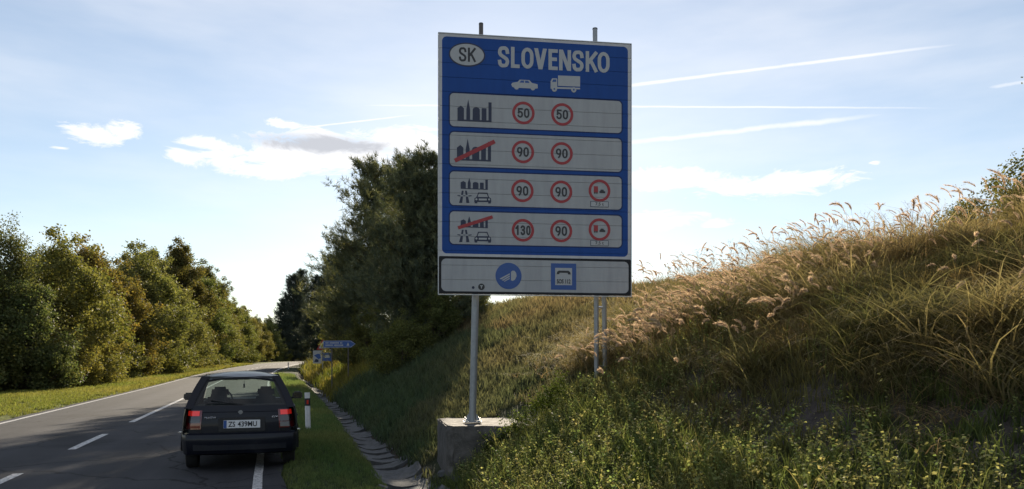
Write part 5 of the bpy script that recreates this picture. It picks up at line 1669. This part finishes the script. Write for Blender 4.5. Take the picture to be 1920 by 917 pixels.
def bank_grass():
    rngc = np.random.default_rng(5)
    short = [tuft(140 + k, 14, .08, .22, .010, 2, .08, (.1, .7)) for k in range(6)]
    far = [tuft(160 + k, 14, .10, .30, .022, 2, .16, (.1, .8)) for k in range(5)]
    arch = [tuft(180 + k, 18, .30, .66, .0105, 5, .10, (.6, 1.7), (.25, .85), bias=(-.6, -.3)) for k in range(8)]
    # ---- short grass on the shaded bank beyond the sign
    x, y, z, s, t, rng = points(4.9, 13.5, 10.2, 34, 62, 43, lambda x, y, s, t: np.clip(16 / y, .3, 1) * (t > -.08) * (t < 8), s_space=True)
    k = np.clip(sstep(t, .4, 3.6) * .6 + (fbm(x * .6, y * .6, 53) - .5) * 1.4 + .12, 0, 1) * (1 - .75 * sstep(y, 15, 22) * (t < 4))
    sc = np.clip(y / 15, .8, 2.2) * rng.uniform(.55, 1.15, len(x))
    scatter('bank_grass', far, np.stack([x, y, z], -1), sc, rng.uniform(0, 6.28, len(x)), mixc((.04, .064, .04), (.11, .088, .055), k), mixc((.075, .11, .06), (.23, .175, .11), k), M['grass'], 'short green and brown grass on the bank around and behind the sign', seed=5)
    x, y, z, s, t, rng = points(4.9, 13.5, 34, 100, 9, 44, lambda x, y, s, t: np.clip(40 / y, .3, 1) * (t > -.16), s_space=True)
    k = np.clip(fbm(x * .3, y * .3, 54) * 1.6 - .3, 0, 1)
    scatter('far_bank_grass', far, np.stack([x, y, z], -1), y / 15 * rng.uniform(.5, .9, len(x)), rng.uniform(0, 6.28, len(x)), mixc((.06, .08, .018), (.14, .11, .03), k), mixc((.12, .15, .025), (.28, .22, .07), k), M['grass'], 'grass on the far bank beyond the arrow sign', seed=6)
    # ---- near bank: undergrowth everywhere, thinner in the eroded hollow
    x, y, z, s, t, rng = points(5.0, 13.5, 1.5, 10.6, 190, 45, lambda x, y, s, t: (t > -.2) * (1 - .68 * np.exp(-((t - 2.1) / .55) ** 2) * (1 - sstep(y, 7.2, 9.2))) * (1 - .35 * sstep(t, 3, 6)), s_space=True)
    k = np.clip(sstep(t, 1.6, 4.2) * .75 + (fbm(x * .9, y * .9, 55) - .5) * 1.2, 0, 1)
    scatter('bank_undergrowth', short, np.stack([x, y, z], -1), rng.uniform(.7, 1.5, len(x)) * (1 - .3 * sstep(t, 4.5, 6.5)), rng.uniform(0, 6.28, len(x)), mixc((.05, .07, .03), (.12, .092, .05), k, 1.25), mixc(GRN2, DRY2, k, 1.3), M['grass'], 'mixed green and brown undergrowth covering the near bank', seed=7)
    # ---- tall arching grass on the upper near bank
    def fa(x, y, s, t):
        up = sstep(t, 2.3, 3.0) * (1 - .9 * sstep(y, 11.5, 14.5)) * (.12 + .95 * sstep(fbm(x * 1.3, y * 1.3, 56), .40, .58))
        return up * (1 - .35 * sstep(t, 6.4, 7.5))
    x, y, z, s, t, rng = points(7.4, 14.6, 1.0, 15, 110, 46, fa, s_space=True)
    k = np.clip(.42 + (fbm(x * .8, y * .8, 57) - .5) * 2.0 + rng.normal(0, .15, len(x)), 0, 1)
    n = len(x); tl = np.stack([rng.normal(-.22, .18, n), rng.normal(-.1, .18, n)], -1)
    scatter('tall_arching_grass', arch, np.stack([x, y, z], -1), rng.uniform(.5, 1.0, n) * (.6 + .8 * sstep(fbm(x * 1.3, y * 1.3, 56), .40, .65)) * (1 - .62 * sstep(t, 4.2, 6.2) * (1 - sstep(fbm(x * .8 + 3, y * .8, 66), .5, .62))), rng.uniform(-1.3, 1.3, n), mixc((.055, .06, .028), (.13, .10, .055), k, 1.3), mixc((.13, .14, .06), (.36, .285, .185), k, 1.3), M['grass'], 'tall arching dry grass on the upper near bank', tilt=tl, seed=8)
    # ---- flattened dead straw
    x, y, z, s, t, rng = points(7.2, 14.0, 1.2, 14, 30, 62, lambda x, y, s, t: sstep(t, 1.9, 2.8) * (.15 + sstep(fbm(x * 1.1 + 7, y * 1.1, 63), .42, .62)), s_space=True)
    n = len(x); k = rng.random(n)
    scatter('dead_straw', [tuft(260 + q, 12, .10, .24, .007, 4, .16, (1.6, 3.6), (.3, .9), bias=(-.5, -.2)) for q in range(5)], np.stack([x, y, z], -1), rng.uniform(.7, 1.3, n), rng.uniform(-1.6, 1.6, n), mixc((.14, .10, .06), (.20, .15, .09), k), mixc((.36, .27, .16), (.46, .36, .24), k), M['grass'], 'flattened dead straw lying on the near bank', lift=.06, seed=14)
    # ---- green tufts with long blades lower down
    x, y, z, s, t, rng = points(5.1, 9.5, 1.5, 10.5, 20, 47, lambda x, y, s, t: (t > .1) * (t < 3.2) * (.2 + fbm(x * 1.2, y * 1.2, 58)) * (1 - .5 * np.exp(-((t - 2.1) / .5) ** 2)), s_space=True)
    n = len(x); k = rng.random(n) ** 2
    scatter('long_green_tufts', [tuft(200 + q, 13, .22, .52, .0095, 4, .06, (.4, 1.0), (.15, .5)) for q in range(5)], np.stack([x, y, z], -1), rng.uniform(.6, 1.1, n), rng.uniform(0, 6.28, n), mixc((.05, .08, .03), (.10, .09, .04), k, 1.2), mixc((.14, .18, .055), (.26, .22, .10), k, 1.25), M['grass'], 'long-bladed green grass tufts on the lower near bank', seed=9)
    # ---- broadleaf weeds on the shelf
    def fb(x, y, s, t):
        return (t > .12) * (1 - sstep(t, 1.5, 2.6) * (1 - .75 * sstep(y, 6.5, 9.0))) * (.25 + 1.2 * fbm(x * 1.0, y * 1.0, 59)) * (1 - sstep(y, 9.9, 10.5))
    x, y, z, s, t, rng = points(5.3, 9.3, 1.5, 10.6, 190, 48, fb, s_space=True)
    n = len(x); k = np.clip(rng.normal(.4, .38, n), 0, 1)
    sp_ = [sprig(220 + q, random.Random(q).uniform(.14, .34), random.Random(q).randint(14, 24), random.Random(q + 9).uniform(.020, .036)) for q in range(9)]
    scatter('broadleaf_weeds', sp_, np.stack([x, y, z], -1), rng.uniform(.7, 1.2, n), rng.uniform(0, 6.28, n), mixc((.045, .068, .03), (.085, .08, .042), k, 1.35), mixc((.10, .135, .05), (.21, .19, .09), k, 1.65), M['grass'], 'leafy green weeds covering the lower near bank', crand=.5, seed=10)
    # ivy-like growth hanging over the foundation's front
    r2 = np.random.default_rng(77)
    n = 300; x = 2.7 + 1.2 * r2.random(n) ** .8; u = r2.random(n); y = 10.26 - .1 * (x - 2.36) - .14 * u; z = ground_z(x, y) + .02 + r2.uniform(0, .34, n) * (x - 2.65)
    scatter('foundation_creeper', sp_, np.stack([x, y, z], -1), r2.uniform(.7, 1.1, n), r2.uniform(0, 6.28, n), mixc((.03, .05, .012), (.05, .06, .015), r2.random(n)), mixc((.05, .085, .02), (.08, .10, .02), r2.random(n)), M['grass'], 'dark creeper hanging over the front of the concrete foundation', crand=.4, seed=12)
    # ---- dry weeds standing along the crest
    x, y, z, s, t, rng = points(9.3, 13.2, 2.0, 17, 34, 49, lambda x, y, s, t: (t > 4.2) * (t < 7.2) * (.04 + sstep(fbm(x * .9, y * .9, 60), .5, .64)), s_space=True)
    n = len(x); k = rng.random(n)
    scatter('dry_weeds', [weed_stem(240 + q, random.Random(q).uniform(.5, .95)) for q in range(8)], np.stack([x, y, z], -1), rng.uniform(.35, .8, n), rng.uniform(0, 6.28, n), mixc((.06, .05, .025), (.10, .08, .04), k), mixc((.10, .08, .045), (.20, .14, .09), k), M['grass'], 'dry branching weeds standing along the bank crest', seed=11, crand=.4)


bank_grass()


def plumes():
    """feather-reed stalks: each one a stem with its plume"""
    r = random.Random(31)
    protos = []
    for k in range(14):
        h = r.uniform(.75, 1.1); nod = r.uniform(.05, .6)
        pts = [Vector((0, 0, 0))]
        for i in range(1, 6):
            u = i / 5; pts.append(Vector((-nod * .55 * h * u ** 2.2, r.uniform(-.01, .01), h * (u - .06 * nod * u ** 3))))
        st = MB(); st.tube(pts, [.0032, .003, .0026, .0022, .002, .0016], 4, cap=False)
        # a couple of leaf blades on the stem
        for i in range(2):
            a = r.uniform(0, 6.28); v, f, t = blade_strip((0, 0), r.uniform(.25, .45), (math.cos(a), math.sin(a)), r.uniform(.4, .9), .008, 3, .3)
            st.add([(x, y, z + .15) for x, y, z in v], f)
        # plume: curved axis of short hairs
        L = r.uniform(.17, .32); d = (pts[-1] - pts[-2]).normalized()
        ax = []; c = pts[-1].copy()
        for i in range(9):
            ax.append(c.copy()); c = c + d * L / 8; d = (d + Vector((-.10 * (1 + 2.5 * nod), 0, -.06 - .22 * nod))).normalized()
        V, F, K = [], [], []
        tone = r.uniform(.8, 1.15); fat = r.uniform(.8, 1.3)
        for i in range(210):
            u = r.random(); q = u * 8; j = min(int(q), 7); p = ax[j].lerp(ax[j + 1], q - j); dd = (ax[j + 1] - ax[j]).normalized()
            w = .027 * fat * math.sin(math.pi * min(1, .12 + .86 * u)) ** .8
            o = Vector((r.gauss(0, 1), r.gauss(0, 1), r.gauss(0, 1))); o = (o - dd * o.dot(dd)).normalized()
            e = p + dd * r.uniform(.02, .06) + o * w * r.uniform(.3, 1.5)
            sd = dd.cross(o) * .0032
            b = len(V); V += [tuple(p - sd), tuple(p + sd), tuple(e + sd * .4), tuple(e - sd * .4)]; F += [(b, b + 1, b + 2), (b, b + 2, b + 3)]
            g = tone * r.uniform(.75, 1.2); K += [(.58 * g, .48 * g, .38 * g)] * 4
        stm = st.mesh('stem', M['stem'], fix=False)
        plm = np_mesh('plume', np.array(V), np.array(F), M['plume'], np.array(K))
        protos.append((stm, plm))
    G = 'feathery grass stalks on the near bank'
    LB = ('pale feathery grass stalk in the dense clump right of the sign posts', 'pale feathery grass stalk standing on the bank crest against the sky', 'pale feathery grass stalk nodding on the face of the near bank')
    spots = []
    # clump right of the sign (about 1230-1330 px across)
    for i in range(112):
        y = r.gauss(9.7, .65); x = r.gauss(5.55, .5); spots.append((x, y, 0, r.uniform(.5, .85), -.4))
    cl = [(r.uniform(3.0, 15.0), r.uniform(4.4, 6.7)) for _ in range(24)]
    for i in range(106):   # along the crest, in loose groups
        cy, ct = r.choice(cl); y = cy + r.gauss(0, .35); s = SD(y) + .42 + ct + r.gauss(0, .3)
        spots.append((float(XC(y) + s), y, 1, r.choice((r.uniform(.45, .65), r.uniform(.6, .9))), r.choice((-.1, -.35, -.55))))
    fc = [(r.uniform(3.8, 10.5), r.uniform(2.8, 5.2)) for _ in range(15)]
    for i in range(80):   # on the face, in groups
        cy, ct = r.choice(fc); y = cy + r.gauss(0, .3); s = SD(y) + .42 + ct + r.gauss(0, .22)
        spots.append((float(XC(y) + s), y, 2, r.uniform(.5, .85) * (.75 if y < 6.5 else 1), r.choice((-.3, -.55, -.8))))
    for (x, y, g, sc, ln) in spots:
        stm, plm = protos[r.randrange(14)]
        o = bpy.data.objects.new('feather_stalk', stm)
        z = float(ground_z(x, y)) - .02
        o.location = (x, y, z); o.scale = (sc, sc, sc)
        o.rotation_euler = (r.gauss(.1, .12), r.gauss(ln, .2), r.gauss(.2, .7))
        link(o, kind='thing', label=LB[g], cat='stalk', group=G + (', clump' if g == 0 else ', crest' if g == 1 else ', face'))
        link(bpy.data.objects.new('plume', plm), o)


def feather_mass():
    """the many further plumes that blend into one pale mass"""
    r = random.Random(77); temps = []
    for k in range(10):
        V, F, T, Rn = [], [], [], []
        h = r.uniform(.30, .55); lean = r.uniform(.2, .9)
        v, f, t = blade_strip((0, 0), h, (-1, 0), lean, .005, 4, .15)
        V += v; F += f; T += [x * .25 for x in t]; Rn += [.5] * len(v)
        c = Vector(v[-1]); d = Vector((-lean * 1.3, r.uniform(-.3, .3), .9)).normalized(); L = r.uniform(.10, .2); ax = []
        for i in range(6): ax.append(c.copy()); c = c + d * L / 5; d = (d + Vector((-.14, 0, -.16))).normalized()
        for i in range(70):
            q = r.random() * 5; j = min(int(q), 4); p0 = ax[j].lerp(ax[j + 1], q - j); dd = (ax[j + 1] - ax[j]).normalized()
            o = Vector((r.gauss(0, 1), r.gauss(0, 1), r.gauss(0, 1))); o = (o - dd * o.dot(dd)).normalized()
            e = p0 + dd * r.uniform(.015, .05) + o * .016 * r.uniform(.3, 1.6); sd = dd.cross(o) * .0028
            b = len(V); V += [tuple(p0 - sd), tuple(p0 + sd), tuple(e)]; F.append((b, b + 1, b + 2)); T += [1, 1, 1]; Rn += [r.random()] * 3
        temps.append((np.array(V), np.array(F), np.array(T), np.array(Rn)))
    rng = np.random.default_rng(78)
    gx = [(5.5, 9.75, .5, .65, 300), (6.2, 8.6, .5, .7, 110), (6.9, 7.4, .45, .6, 80), (7.2, 9.6, .8, 1.2, 120), (8.2, 6.6, .7, 1.2, 70), (7.6, 12.5, .8, 1.5, 110)]
    x = np.concatenate([rng.normal(a, sx, n) for a, b, sx, sy, n in gx]); y = np.concatenate([rng.normal(b, sy, n) for a, b, sx, sy, n in gx])
    k = x - XC(y) - SD(y) - .42 > 2.2; x, y = x[k], y[k]
    n = len(x); z = ground_z(x, y) + rng.uniform(0.0, .16, n); kk = rng.random(n)
    scatter('feathery_grass', temps, np.stack([x, y, z], -1), rng.uniform(.7, 1.25, n), rng.normal(0.2, .6, n), mixc((.14, .11, .05), (.20, .15, .08), kk), mixc((.46, .37, .28), (.62, .52, .42), kk), M['plume'], 'soft pale mass of feathery grass on the bank right of the sign', seed=15, crand=.3)


feather_mass()
M['stem'] = plain('dry_stem', (0.21, 0.16, 0.07), 0.7)
plumes()


def crest_bush():
    PROTO['thorn'] = broadleaf(61, 1.6, 1.15, .02, 75, 700, .062, base=(0.05, 0.06, 0.018), yel=(.12, .105, .03))
    PROTO['thorn_tree'] = broadleaf(62, 4.2, 1.4, .12, 70, 420, .05, base=(0.04, 0.05, 0.018), yel=(.09, .08, .03))
    tree('thorn', 11.4, 9.0, .68, .6, 'thorn_bush', 'dark thorny bush on the bank crest at the right picture edge', 'shrub', None)
    tree('thorn', 10.2, 9.2, .38, 2.2, 'thorn_bush', 'low grey-green bush left of the dark thorny bush on the crest', 'shrub', None, (1.0, 1.05, 1.3))
    tree('thorn_tree', 13.8, 8.25, 1.25, 3.9, 'thorn_tree', 'thorn tree mostly beyond the right picture edge, one twig showing', 'tree', None)


crest_bush()
